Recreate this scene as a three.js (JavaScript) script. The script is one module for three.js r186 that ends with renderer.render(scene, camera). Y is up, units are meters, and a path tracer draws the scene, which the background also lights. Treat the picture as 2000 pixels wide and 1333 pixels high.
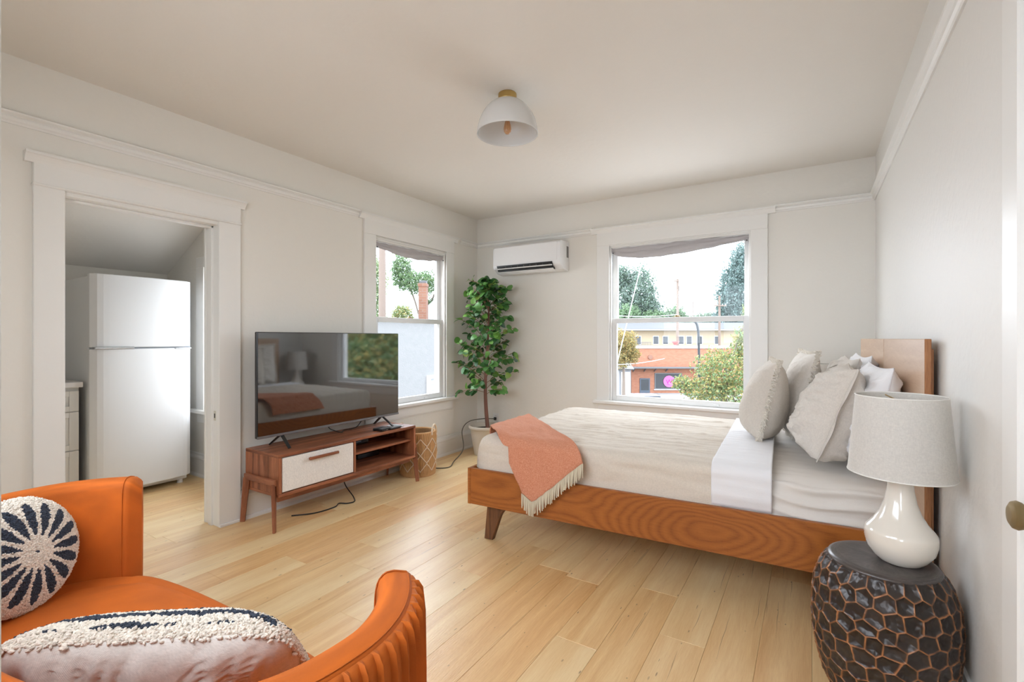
import * as THREE from 'three';
import { mergeGeometries, mergeVertices } from 'three/addons/utils/BufferGeometryUtils.js';
import { RectAreaLightUniformsLib } from 'three/addons/lights/RectAreaLightUniformsLib.js';
import { createNoise3D } from 'simplex-noise';

// ------------------------------------------------------------------ camera, sky, daylight, exposure
const scene = new THREE.Scene();
const F = 938.7, YAW = 31.947 * Math.PI / 180, EYE = new THREE.Vector3(3.284, 1.230, 4.507);
const camera = new THREE.PerspectiveCamera(2 * Math.atan(666.5 / F) * 180 / Math.PI, 2000 / 1333, 0.03, 400);
camera.position.copy(EYE);
camera.rotation.y = YAW;
camera.setViewOffset(2000, 1333, 0, 5.1, 2000, 1333);
scene.add(camera);

const renderer = new THREE.WebGLRenderer({ antialias: true });
renderer.toneMapping = THREE.LinearToneMapping;
renderer.toneMappingExposure = 0.82;
renderer.shadowMap.enabled = true;

scene.background = new THREE.Color().setRGB(7.0, 7.8, 8.8);   // even, overcast white sky

// area lights boosting window sky light; hall and front windows are invented for fill
RectAreaLightUniformsLib.init();
function daylight(w, h, x, y, z, tx, ty, tz, power, r = 0.95, g = 1.0, b = 1.07) {
  const l = new THREE.RectAreaLight(new THREE.Color().setRGB(r, g, b), power, w, h);
  l.position.set(x, y, z); l.lookAt(tx, ty, tz); l.name = 'added_window_light'; scene.add(l);
}
daylight(0.85, 0.63, -0.12, 1.745, 1.058, 1, 1.245, 1.058, 3.6);         // left wall window
daylight(1.13, 0.64, 2.227, 1.75, -0.12, 2.227, 1.25, 1, 6.8);         // back wall window
daylight(0.80, 1.20, -0.82, 1.25, 2.19, -0.82, 1.25, 3, 3.8);           // kitchen window
daylight(0.56, 1.20, 3.35, 1.40, 6.12, 3.35, 1.40, 5, 5);  // invented hall window, unseen, added for soft fill from behind the camera
daylight(0.90, 1.00, 2.42, 1.66, 4.60, 2.42, 0.86, 3.6, 3.4);  // front window made up behind the camera to brighten the near side
daylight(0.90, 1.00, 1.38, 1.66, 4.60, 1.38, 0.86, 3.6, 3.0);               // second invented front window, also fill light

// ------------------------------------------------------------------ helpers
const RAD = Math.PI / 180, lerp = (a, b, t) => a + (b - a) * t, clamp = (x, a = 0, b = 1) => Math.min(b, Math.max(a, x));
const sstep = (a, b, x) => { const t = clamp((x - a) / (b - a)); return t * t * (3 - 2 * t); };
function rng(s) { return () => { s = (s + 0x6d2b79f5) | 0; let t = Math.imul(s ^ (s >>> 15), 1 | s); t = (t + Math.imul(t ^ (t >>> 7), 61 | t)) ^ t; return ((t ^ (t >>> 14)) >>> 0) / 4294967296; }; }
const rnd = rng(11), n3 = createNoise3D(rng(5));
const V = (x, y, z) => new THREE.Vector3(x, y, z);
const used = {};
const numbered = (n) => { used[n] = (used[n] ?? -1) + 1; return used[n] ? n + '_' + String(used[n]).padStart(3, '0') : n; };
function put(name, geo, m, parent = scene, x = 0, y = 0, z = 0) {
  const o = new THREE.Mesh(geo, m); o.name = parent === scene ? numbered(name) : name;
  o.position.set(x, y, z); o.castShadow = o.receiveShadow = true; parent.add(o); return o;
}
function tag(o, label, category, group) { o.userData.label = label; o.userData.category = category; if (group) o.userData.group = group; return o; }
function thing(name, label, category, x = 0, y = 0, z = 0, turn = 0, group) {
  const o = new THREE.Group(); o.name = numbered(name); o.position.set(x, y, z); o.rotation.y = turn; scene.add(o); return tag(o, label, category, group);
}
function setting(name, label) { const o = new THREE.Group(); o.name = name; o.userData.kind = 'structure'; if (label) o.userData.label = label; scene.add(o); return o; }
const structure = (o, label) => { o.userData.kind = 'structure'; if (label) o.userData.label = label; return o; };

// uv in metres, chosen by the way each triangle faces; `grain` names the axis that runs along u
function metricUV(g, grain = 'x', du = 0, dv = 0) {
  if (g.index) g = g.toNonIndexed();
  const p = g.attributes.position, n = p.count, uv = new Float32Array(n * 2), gi = 'xyz'.indexOf(grain);
  const a = V(), b = V(), c = V();
  for (let i = 0; i < n; i += 3) {
    a.fromBufferAttribute(p, i); b.fromBufferAttribute(p, i + 1); c.fromBufferAttribute(p, i + 2);
    const nn = b.clone().sub(a).cross(c.clone().sub(a)).toArray().map(Math.abs), k = nn.indexOf(Math.max(...nn));
    const rest = [0, 1, 2].filter((q) => q !== k), ui = rest.includes(gi) ? gi : rest[0], vi = rest.find((q) => q !== ui);
    [a, b, c].forEach((v, j) => { uv[(i + j) * 2] = v.getComponent(ui) + du; uv[(i + j) * 2 + 1] = v.getComponent(vi) + dv; });
  }
  g.setAttribute('uv', new THREE.BufferAttribute(uv, 2)); return g;
}
// box from x0..x1, y0..y1, z0..z1 with chamfered edges
function cbox(x0, x1, y0, y1, z0, z1, ch = 0.002, grain = 'x', du = 0, dv = 0) {
  const lo = [x0, y0, z0], hi = [x1, y1, z1], c = Math.min(ch, (x1 - x0) / 2.01, (y1 - y0) / 2.01, (z1 - z0) / 2.01), pos = [];
  const corner = (s, ax) => [0, 1, 2].map((k) => (s[k] ? hi[k] - (k === ax ? 0 : c) : lo[k] + (k === ax ? 0 : c)));
  const mid = [(x0 + x1) / 2, (y0 + y1) / 2, (z0 + z1) / 2];
  const poly = (...q) => {
    const A = V(...q[0]), n = V(...q[1]).sub(A).cross(V(...q[2]).sub(A));
    if (n.dot(A.clone().sub(V(...mid))) < 0) q.reverse();
    for (let i = 1; i + 1 < q.length; i++) pos.push(...q[0], ...q[i], ...q[i + 1]);
  };
  for (let ax = 0; ax < 3; ax++) for (const s of [0, 1]) {
    const o = [0, 1, 2].filter((k) => k !== ax), S = (a, b) => { const r = [0, 0, 0]; r[ax] = s; r[o[0]] = a; r[o[1]] = b; return corner(r, ax); };
    poly(S(0, 0), S(1, 0), S(1, 1), S(0, 1));
  }
  if (c > 0) {
    for (let ax = 0; ax < 3; ax++) {
      const o = [0, 1, 2].filter((k) => k !== ax);
      for (const a of [0, 1]) for (const b of [0, 1]) {
        const S = (t, f) => { const r = [0, 0, 0]; r[ax] = t; r[o[0]] = a; r[o[1]] = b; return corner(r, o[f]); };
        poly(S(0, 0), S(1, 0), S(1, 1), S(0, 1));
      }
    }
    for (let i = 0; i < 8; i++) { const r = [i & 1, (i >> 1) & 1, i >> 2]; poly(corner(r, 0), corner(r, 1), corner(r, 2)); }
  }
  const g = new THREE.BufferGeometry(); g.setAttribute('position', new THREE.Float32BufferAttribute(pos, 3));
  g.computeVertexNormals(); return metricUV(g, grain, du, dv);
}
const plain = (g) => { let q = g.index ? g.toNonIndexed() : g; for (const k of Object.keys(q.attributes)) if (!['position', 'normal', 'uv'].includes(k)) q.deleteAttribute(k); if (!q.attributes.uv) q = metricUV(q); return q; };
const merged = (list) => mergeGeometries(list.map(plain));
const moved = (g, x, y, z, rx = 0, ry = 0, rz = 0) => g.applyMatrix4(new THREE.Matrix4().compose(V(x, y, z), new THREE.Quaternion().setFromEuler(new THREE.Euler(rx, ry, rz)), V(1, 1, 1)));
// straight bar of square section between two points
function bar(a, b, w, d, taper = 1, ch = 0.003, grain = 'y') {
  const L = a.distanceTo(b), g = cbox(-w / 2, w / 2, 0, L, -d / 2, d / 2, ch, grain), p = g.attributes.position;
  if (taper !== 1) for (let i = 0; i < p.count; i++) { const s = lerp(1, taper, p.getY(i) / L); p.setX(i, p.getX(i) * s); p.setZ(i, p.getZ(i) * s); }
  g.applyQuaternion(new THREE.Quaternion().setFromUnitVectors(V(0, 1, 0), b.clone().sub(a).normalize())); g.translate(a.x, a.y, a.z); g.computeVertexNormals(); return g;
}
const tube = (pts, r, seg = 40, rad = 8, closed = false) => new THREE.TubeGeometry(new THREE.CatmullRomCurve3(pts.map((p) => (p.isVector3 ? p : V(...p))), closed), seg, r, rad, closed);
const lathe = (pts, seg = 48) => new THREE.LatheGeometry(pts.map((p) => new THREE.Vector2(p[0], p[1])), seg);
// profile [[out, up], ...] swept straight from p to q; `out` runs along the vector n
function moulding(profile, p, q, n) {
  const pos = [], at = (e, k) => e.clone().addScaledVector(n, profile[k][0]).add(V(0, profile[k][1], 0)), dir = q.clone().sub(p), flip = V(0, 1, 0).cross(n).dot(dir) > 0;
  const tri = (a, b, c) => (flip ? pos.push(...a, ...c, ...b) : pos.push(...a, ...b, ...c));
  for (let k = 0; k < profile.length; k++) {
    const m = (k + 1) % profile.length, a = at(p, k), b = at(p, m), c = at(q, m), d = at(q, k);
    tri(a, b, c); tri(a, c, d);
  }
  const cap = THREE.ShapeUtils.triangulateShape(profile.map((v) => new THREE.Vector2(...v)), []);
  for (const [a, b, c] of cap) { tri(at(p, c), at(p, b), at(p, a)); tri(at(q, a), at(q, b), at(q, c)); }
  const g = new THREE.BufferGeometry(); g.setAttribute('position', new THREE.Float32BufferAttribute(pos, 3)); g.computeVertexNormals(); return metricUV(g);
}
// box with many cells, rounded by radius r and pushed along its normals by disp(x, y, z, n)
function softBox(w, h, d, r, nx, ny, nz, disp) {
  let g = new THREE.BoxGeometry(w, h, d, nx, ny, nz); g.deleteAttribute('normal'); g.deleteAttribute('uv'); g = mergeVertices(g, 1e-5);
  const p = g.attributes.position, v = V(), q = V();
  for (let i = 0; i < p.count; i++) {
    v.fromBufferAttribute(p, i);
    q.set(clamp(v.x, -w / 2 + r, w / 2 - r), clamp(v.y, -h / 2 + r, h / 2 - r), clamp(v.z, -d / 2 + r, d / 2 - r));
    const n = v.clone().sub(q); if (n.lengthSq() > 1e-12) { n.normalize(); v.copy(q).addScaledVector(n, r); }
    if (disp) v.addScaledVector(n, disp(v.x, v.y, v.z, n));
    p.setXYZ(i, v.x, v.y, v.z);
  }
  return clothUV(g);
}
function clothUV(g) {
  const p = g.attributes.position, uv = new Float32Array(p.count * 2);
  for (let i = 0; i < p.count; i++) { uv[i * 2] = p.getX(i) + p.getY(i) * 0.13; uv[i * 2 + 1] = p.getZ(i) - p.getY(i); }
  g.setAttribute('uv', new THREE.BufferAttribute(uv, 2)); g.computeVertexNormals(); return g;
}
// an open sheet of indexed geometry given thickness t inwards
function thicken(g, t) {
  g.computeVertexNormals();
  const p = g.attributes.position, n = g.attributes.normal, N = p.count, pos = [...p.array], idx = [...g.index.array], uv = g.attributes.uv ? [...g.attributes.uv.array, ...g.attributes.uv.array] : null;
  for (let i = 0; i < N; i++) pos.push(p.getX(i) - n.getX(i) * t, p.getY(i) - n.getY(i) * t, p.getZ(i) - n.getZ(i) * t);
  const edges = new Map(), M = idx.length;
  for (let i = 0; i < M; i += 3) for (let k = 0; k < 3; k++) { const a = idx[i + k], b = idx[i + (k + 1) % 3], key = Math.min(a, b) + '_' + Math.max(a, b); edges.set(key, edges.has(key) ? null : [a, b]); }
  for (let i = 0; i < M; i += 3) idx.push(idx[i] + N, idx[i + 2] + N, idx[i + 1] + N);
  for (const e of edges.values()) if (e) idx.push(e[1], e[0], e[0] + N, e[1], e[0] + N, e[1] + N);
  const o = new THREE.BufferGeometry(); o.setAttribute('position', new THREE.Float32BufferAttribute(pos, 3)); if (uv) o.setAttribute('uv', new THREE.Float32BufferAttribute(uv, 2));
  o.setIndex(idx); o.computeVertexNormals(); return o;
}
// grid of (nu+1) x (nv+1) points f(u, v)
function sheet(nu, nv, f, uvf) {
  const pos = [], uv = [], idx = [];
  for (let j = 0; j <= nv; j++) for (let i = 0; i <= nu; i++) { const q = f(i / nu, j / nv); pos.push(...(q.isVector3 ? q.toArray() : q)); const t = uvf ? uvf(i / nu, j / nv) : [i / nu, j / nv]; uv.push(...t); }
  for (let j = 0; j < nv; j++) for (let i = 0; i < nu; i++) { const a = j * (nu + 1) + i, b = a + 1, c = a + nu + 1, d = c + 1; idx.push(a, b, d, a, d, c); }
  const g = new THREE.BufferGeometry(); g.setAttribute('position', new THREE.Float32BufferAttribute(pos, 3)); g.setAttribute('uv', new THREE.Float32BufferAttribute(uv, 2)); g.setIndex(idx); g.computeVertexNormals(); return g;
}

// ------------------------------------------------------------------ tileable noise and textures
const hash = (x, y, s) => { let h = (Math.imul(x, 374761393) + Math.imul(y, 668265263) + Math.imul(s, 1442695041)) | 0; h = Math.imul(h ^ (h >>> 13), 1274126177); h ^= h >>> 16; return (h >>> 0) / 4294967296; };
function vn(x, y, px, py, s) {
  const ix = Math.floor(x), iy = Math.floor(y), fx = x - ix, fy = y - iy, u = fx * fx * (3 - 2 * fx), w = fy * fy * (3 - 2 * fy);
  const X0 = ((ix % px) + px) % px, X1 = (X0 + 1) % px, Y0 = ((iy % py) + py) % py, Y1 = (Y0 + 1) % py;
  return lerp(lerp(hash(X0, Y0, s), hash(X1, Y0, s), u), lerp(hash(X0, Y1, s), hash(X1, Y1, s), u), w);
}
function fbm(u, v, px, py, oct, s) { let a = 0.5, t = 0, k = 0; for (let o = 0; o < oct; o++) { t += a * vn(u * px, v * py, px, py, s + o); k += a; a /= 2; px *= 2; py *= 2; } return t / k; }
function texture(w, h, fn, lenU, lenV, srgb = true) {
  const d = new Uint8Array(w * h * 4);
  for (let y = 0, o = 0; y < h; y++) for (let x = 0; x < w; x++, o += 4) { const c = fn((x + 0.5) / w, (y + 0.5) / h); if (c.length) { d[o] = clamp(c[0], 0, 255); d[o + 1] = clamp(c[1], 0, 255); d[o + 2] = clamp(c[2], 0, 255); } else d[o] = d[o + 1] = d[o + 2] = clamp(c, 0, 255); d[o + 3] = 255; }
  const t = new THREE.DataTexture(d, w, h); t.wrapS = t.wrapT = THREE.RepeatWrapping; t.magFilter = THREE.LinearFilter; t.minFilter = THREE.LinearMipmapLinearFilter; t.generateMipmaps = true;
  t.repeat.set(1 / lenU, 1 / lenV); if (srgb) t.colorSpace = THREE.SRGBColorSpace; t.needsUpdate = true; return t;
}
const mixc = (a, b, t) => [lerp(a[0], b[0], t), lerp(a[1], b[1], t), lerp(a[2], b[2], t)];
const grainTex = (s, pu, pv, oct, lu, lv, size = 256) => texture(size, size, (u, v) => 255 * fbm(u, v, pu, pv, oct, s), lu, lv, false);

function straightWood(light, dark, s, lenU, lenV, w = 1024, h = 256, contrast = 1) {
  return texture(w, h, (u, v) => {
    const warp = fbm(u, v, 3, 4, 3, s) * 0.10, a = fbm(u, v + warp, 2, 14, 3, s + 9), f = vn(u * 24, (v + warp) * 160, 24, 160, s + 21), k = vn(u * 60, v * 220, 60, 220, s + 33);
    const t = clamp(0.5 + contrast * ((a - 0.5) * 1.5 + (f - 0.5) * 0.42 + (k - 0.5) * 0.22));
    return mixc(dark, light, t);
  }, lenU, lenV);
}
function cathedralWood(light, dark, s, lenU, lenV, w = 2048, h = 256) {
  return texture(w, h, (u, v) => {
    const wob = (fbm(u, v, 4, 2, 3, s) - 0.5), c = 0.5 + 0.10 * Math.sin(u * 6.283 + 1), y = (v - c) * 2 + wob * 0.55;
    const arch = Math.sin(u * 6.283 * 1) * 2.2 + Math.cos(u * 6.283 * 2 + 0.7) * 1.3, r = (y * y * 4.2 + arch * 1.25 + wob * 2.0) * 1.2, fr = r - Math.floor(r);
    const line = Math.pow(Math.abs(fr * 2 - 1), 1.6), f = vn(u * 60, v * 150, 60, 150, s + 3), pore = vn(u * 180, v * 230, 180, 230, s + 5);
    const t = clamp(0.95 - 0.42 * line * (0.6 + 0.4 * f) - (pore > 0.82 ? 0.14 : 0) - 0.26 * (fbm(u, v, 3, 3, 2, s + 8) - 0.5) - 0.12 * (f - 0.5));
    return mixc(dark, light, t);
  }, lenU, lenV);
}

// ------------------------------------------------------------------ materials
const std = (o) => new THREE.MeshPhysicalMaterial(o);
const lin = (r, g, b) => new THREE.Color().setRGB(r, g, b);
const plasterBump = grainTex(41, 40, 40, 4, 0.8, 0.8, 512), ceilBump = grainTex(43, 22, 22, 4, 0.9, 0.9, 512);
const M = {
  wall: std({ color: lin(0.80, 0.765, 0.70), roughness: 0.62, bumpMap: plasterBump, bumpScale: 0.0008 }),
  rightWall: std({ color: lin(0.78, 0.755, 0.71), roughness: 0.55, bumpMap: plasterBump, bumpScale: 0.0014 }),
  ceiling: std({ color: lin(0.82, 0.78, 0.72), roughness: 0.8, bumpMap: ceilBump, bumpScale: 0.0014 }),
  trim: std({ color: lin(0.82, 0.80, 0.76), roughness: 0.38 }),
  sash: std({ color: lin(0.80, 0.80, 0.79), roughness: 0.4 }),
  glass: std({ color: 0xffffff, transmission: 1, roughness: 0, ior: 1.45, specularIntensity: 0.25, thickness: 0 }),
  dark: std({ color: lin(0.03, 0.03, 0.032), roughness: 0.5 }),
  black: std({ color: lin(0.012, 0.012, 0.013), roughness: 0.35 }),
  brass: std({ color: lin(0.60, 0.42, 0.16), metalness: 1, roughness: 0.32 }),
  agedBrass: std({ color: lin(0.30, 0.22, 0.11), metalness: 1, roughness: 0.38, bumpMap: grainTex(3, 12, 12, 3, 0.02, 0.02, 128), bumpScale: 0.0006 }),
  chrome: std({ color: lin(0.55, 0.56, 0.58), metalness: 1, roughness: 0.25 }),
  enamel: std({ color: lin(0.78, 0.79, 0.80), roughness: 0.32 }),
  whitePlastic: std({ color: lin(0.80, 0.79, 0.78), roughness: 0.35 }),
  cabinet: std({ color: lin(0.78, 0.78, 0.77), roughness: 0.4 }),
};

// ------------------------------------------------------------------ room shell
const W = 3.69, H = 2.60, RAIL = 2.326, ZF = 4.473;
function wallSheet(name, x0, x1, holes, depth, m, place, label, y1 = H) {
  const s = new THREE.Shape([new THREE.Vector2(x0, -0.045), new THREE.Vector2(x1, -0.045), new THREE.Vector2(x1, y1), new THREE.Vector2(x0, y1)]);
  for (const [a, b, c, d] of holes) s.holes.push(new THREE.Path([new THREE.Vector2(a, c), new THREE.Vector2(a, d), new THREE.Vector2(b, d), new THREE.Vector2(b, c)]));
  const g = new THREE.ExtrudeGeometry(s, { depth, bevelEnabled: false }), o = put(name, g, m); place(o); return structure(o, label);
}
const toLeft = (o) => { o.rotation.y = -Math.PI / 2; }, toRight = (o) => { o.rotation.y = Math.PI / 2; o.position.x = W; };
wallSheet('wall_left', -0.15, ZF, [[2.843, 3.647, -0.03, 1.995], [0.555, 1.562, 0.60, 2.125]], 0.15, M.wall, toLeft, 'long warm white plaster wall with the kitchen doorway');
wallSheet('wall_back', -0.15, W + 0.15, [[1.585, 2.869, 0.61, 2.145]], 0.15, M.wall, (o) => { o.position.z = -0.15; }, 'warm white plaster wall behind the bed window');
wallSheet('wall_right', -ZF, 0.15, [[-3.85, -3.04, -0.03, 2.02]], 0.15, M.rightWall, toRight, 'white plaster wall behind the headboard');
wallSheet('wall_front', -0.15, W + 0.15, [[3.10, 3.66, -0.03, 2.06], [1.92, 2.92, 1.10, 2.20], [0.88, 1.88, 1.10, 2.20]], 0.13, M.wall, (o) => { o.position.z = ZF; });
for (const [name, x] of [['window_5', 1.92], ['window_6', 0.88]]) {  // unseen front windows, invented to supply soft frontal light
  const w = setting(name), z = ZF + 0.05; put('frame', merged([cbox(x, x + 0.05, 1.10, 2.20, z, z + 0.05), cbox(x + 0.95, x + 1, 1.10, 2.20, z, z + 0.05), cbox(x + 0.05, x + 0.95, 1.10, 1.15, z, z + 0.05), cbox(x + 0.05, x + 0.95, 2.15, 2.20, z, z + 0.05)]), M.sash, w);
  put('pane', cbox(x + 0.05, x + 0.95, 1.15, 2.15, z + 0.023, z + 0.027, 0), M.glass, w);
}
structure(put('ceiling', cbox(-0.15, W + 0.15, H, H + 0.12, -0.15, ZF + 0.13, 0), M.ceiling), 'warm white textured plaster ceiling');

// hall behind the camera
const hall = setting('wall_hall');
put('side_wall', cbox(2.9, 3.0, 0, H, ZF + 0.13, 6.15, 0), M.wall, hall); put('side_wall', cbox(W, W + 0.15, 0, H, ZF, 6.15, 0), M.wall, hall);
{
  const s = new THREE.Shape([V(2.9, 0, 0), V(W + 0.15, 0, 0), V(W + 0.15, H, 0), V(2.9, H, 0)].map((v) => new THREE.Vector2(v.x, v.y)));
  s.holes.push(new THREE.Path([[3.05, 0.78], [3.05, 2.02], [3.65, 2.02], [3.65, 0.78]].map((q) => new THREE.Vector2(...q))));
  put('end_wall', new THREE.ExtrudeGeometry(s, { depth: 0.12, bevelEnabled: false }), M.wall, hall, 0, 0, 6.0);
  put('hall_ceiling', cbox(2.9, W + 0.15, H, H + 0.12, ZF + 0.13, 6.15, 0), M.ceiling, hall);
  const wf = setting('window_4'); put('frame', merged([cbox(3.05, 3.09, 0.78, 2.02, 6.03, 6.09), cbox(3.61, 3.65, 0.78, 2.02, 6.03, 6.09), cbox(3.09, 3.61, 0.78, 0.82, 6.03, 6.09), cbox(3.09, 3.61, 1.98, 2.02, 6.03, 6.09), cbox(3.09, 3.61, 1.38, 1.42, 6.03, 6.09)]), M.sash, wf);  // this hall window is invented, an added source of fill light
  put('pane', cbox(3.09, 3.61, 0.82, 1.98, 6.058, 6.062, 0), M.glass, wf);
}

// floor: every plank a piece of its own, running along z
{
  const variants = [];
  const tones = [[[251, 222, 171], [224, 179, 120]], [[247, 214, 158], [216, 165, 105]], [[252, 226, 177], [229, 188, 129]], [[246, 207, 149], [212, 157, 97]], [[250, 218, 166], [223, 174, 116]], [[247, 215, 162], [213, 165, 110]]];
  tones.forEach(([light, dark], k) => {
    const s = 100 + k * 40, r = rng(s), marks = [], cracks = [];
    for (let i = 0; i < 6; i++) marks.push([r(), r(), 0.004 + 0.018 * r() * r(), 0.008 + 0.016 * r(), 0.25 + 0.55 * r()]);
    for (let i = 0; i < 3; i++) cracks.push([r(), r(), 0.05 + 0.12 * r(), r() * 0.3 - 0.15]);
    const t = texture(1024, 256, (u, v) => {
      const warp = fbm(u, v, 3, 2, 3, s) * 0.22, a = fbm(u, v + warp, 2, 5, 4, s + 9), f = vn(u * 30, (v + warp * 0.5) * 90, 30, 90, s + 21), k2 = vn(u * 90, v * 200, 90, 200, s + 31);
      const ring = Math.sin((v + warp * 2.2 + 0.12 * Math.sin(u * 6.283)) * 46) * 0.5 + 0.5;
      let tt = 0.62 + (a - 0.5) * 1.0 + (f - 0.5) * 0.26 + (k2 - 0.5) * 0.12 + (ring - 0.5) * 0.10 * sstep(0.45, 0.7, fbm(u, v, 2, 2, 2, s + 50));
      let c = mixc(dark, light, clamp(tt));
      for (const [mu, mv, ru, rv, q] of marks) { const du = Math.abs(u - mu), e = (Math.min(du, 1 - du) / ru) ** 2 + ((v - mv) / rv) ** 2; if (e < 1) c = mixc(c, [96, 62, 36], q * (1 - e) * 0.9); }
      for (const [mu, mv, L, sl] of cracks) { const du = u - mu; if (Math.abs(du) < L) { const vv = mv + du * sl + 0.05 * (fbm(u, 0.3, 12, 2, 2, s + 70) - 0.5), e = Math.abs(v - vv) / (0.012 * (1 - Math.abs(du) / L)); if (e < 1) c = mixc(c, [112, 70, 40], 0.55 * (1 - e)); } }
      return c;
    }, 1.22, 0.18);
    const fine = texture(512, 128, (u, v) => 255 * (0.5 + 0.5 * (vn(u * 30, v * 60, 30, 60, s + 2) - 0.5) + 0.5 * (vn(u * 90, v * 120, 90, 120, s + 4) - 0.5)), 1.22, 0.18, false);
    variants.push(std({ map: t, roughness: 0.36, ior: 1.95, bumpMap: fine, bumpScale: 0.0005 }));
  });
  const fl = setting('floor', 'pale oak plank floor with dark mineral streaks'), r = rng(77);
  put('subfloor', cbox(-2.2, W + 0.15, -0.05, -0.012, -0.15, 6.15, 0), std({ color: lin(0.10, 0.07, 0.04), roughness: 0.9 }), fl);
  const PW = 0.18, X0 = 2.205, fixed = { 0: 2.247, 3: 2.485 };
  for (let k = -24; k <= 9; k++) {
    const a = X0 + k * PW, b = Math.min(a + PW, W + 0.02); if (a > W) continue;
    const zLo = b < 0.02 ? 2.33 : a < -0.15 ? 2.33 : -0.02, zHi = a > 2.85 ? 6.0 : ZF + 0.02;
    let z = (fixed[k] ?? r() * 1.22) - 1.22 * 5;
    for (; z < zHi; z += 1.22) {
      const z0 = Math.max(z, zLo), z1 = Math.min(z + 1.22, zHi); if (z1 - z0 < 0.02) continue;
      const g = cbox(a + 0.0004, b - 0.0004, -0.012, 0, z0 + 0.0004, z1 - 0.0004, 0.0008, 'z', -z, -a);
      put('plank', g, variants[Math.floor(r() * 6)], fl);
    }
  }
}

// picture rail, baseboards
const railProfile = [[0, -0.058], [0.008, -0.058], [0.012, -0.050], [0.020, -0.044], [0.022, -0.030], [0.017, -0.022], [0.034, -0.012], [0.036, -0.004], [0.030, 0], [0, 0]];
const baseProfile = [[0, 0], [0.034, 0], [0.034, 0.014], [0.024, 0.024], [0.020, 0.026], [0.020, 0.150], [0.026, 0.156], [0.024, 0.170], [0.013, 0.184], [0.010, 0.200], [0, 0.203]];
const PX = V(1, 0, 0), NX = V(-1, 0, 0), PZ = V(0, 0, 1), NZ = V(0, 0, -1);
function trim(name, geo, label) { return structure(put(name, geo, M.trim), label); }
trim('trim_1', moulding(railProfile, V(0, RAIL, ZF), V(0, RAIL, 1.722), PX), 'picture rail along the wall above the kitchen doorway');
trim('trim_2', moulding(railProfile, V(0, RAIL, 0.325), V(0, RAIL, 0), PX));
trim('trim_3', moulding(railProfile, V(0, RAIL, 0), V(1.428, RAIL, 0), PZ));
trim('trim_4', moulding(railProfile, V(3.022, RAIL, 0), V(W, RAIL, 0), PZ));
trim('trim_5', moulding(railProfile, V(W, RAIL, 0), V(W, RAIL, ZF), NX), 'picture rail on the wall behind the headboard');
trim('baseboard_left', merged([moulding(baseProfile, V(0, 0, 2.726), V(0, 0, 0), PX), moulding(baseProfile, V(0, 0, ZF), V(0, 0, 3.745), PX)]));
trim('baseboard_back', moulding(baseProfile, V(0, 0, 0), V(W, 0, 0), PZ));
trim('baseboard_right', moulding(baseProfile, V(W, 0, 0), V(W, 0, 2.925), NX));
trim('baseboard_front', moulding(baseProfile, V(3.0, 0, ZF), V(0, 0, ZF), NZ));

const capProfile = [[0, -0.050], [0.024, -0.050], [0.028, -0.040], [0.036, -0.026], [0.044, -0.016], [0.052, -0.012], [0.052, 0], [0, 0]];
// casing of the kitchen doorway
{
  const d = setting('trim_6', 'white flat casing of the kitchen doorway with a crown cap');
  const c = (n, ...a) => put(n, cbox(...a), M.trim, d);
  c('casing_board', 0, 0.022, 0, 2.0, 2.727, 2.866); c('casing_board', 0, 0.022, 0, 2.0, 3.624, 3.743);
  c('head_board', 0, 0.024, 2.002, 2.105, 2.727, 3.743);
  c('head_fillet', 0, 0.034, 1.990, 2.003, 2.722, 3.748, 0.004);
  put('crown_cap', moulding(capProfile, V(0, 2.152, 3.776), V(0, 2.152, 2.698), PX), M.trim, d);
  c('plinth_strip', 0.022, 0.034, 0, 0.018, 2.727, 2.866); 
  c('jamb', -0.15, 0.004, 0, 1.995, 2.842, 2.864); c('jamb', -0.15, 0.004, 0, 1.995, 3.626, 3.648); c('head_jamb', -0.15, 0.004, 1.970, 1.995, 2.843, 3.647);
  c('door_stop', -0.10, -0.058, 0, 1.97, 2.862, 2.876); c('door_stop', -0.10, -0.058, 0, 1.97, 3.614, 3.628); c('door_stop', -0.10, -0.058, 1.956, 1.97, 2.862, 3.628);
  c('casing_board', -0.172, -0.15, 0, 2.0, 2.735, 2.866); c('casing_board', -0.172, -0.15, 0, 2.0, 3.624, 3.74); c('head_board', -0.172, -0.15, 2.0, 2.1, 2.735, 3.74);
  const sp = put('strike_plate', cbox(-0.052, -0.022, 0.69, 0.755, 2.862, 2.8645, 0.001), std({ color: lin(0.62, 0.58, 0.48), roughness: 0.4 }), d); sp.userData.label = 'small painted latch plate';
  put('latch_hole', cbox(-0.043, -0.031, 0.708, 0.737, 2.8645, 2.866, 0), M.dark, sp);
}
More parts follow.
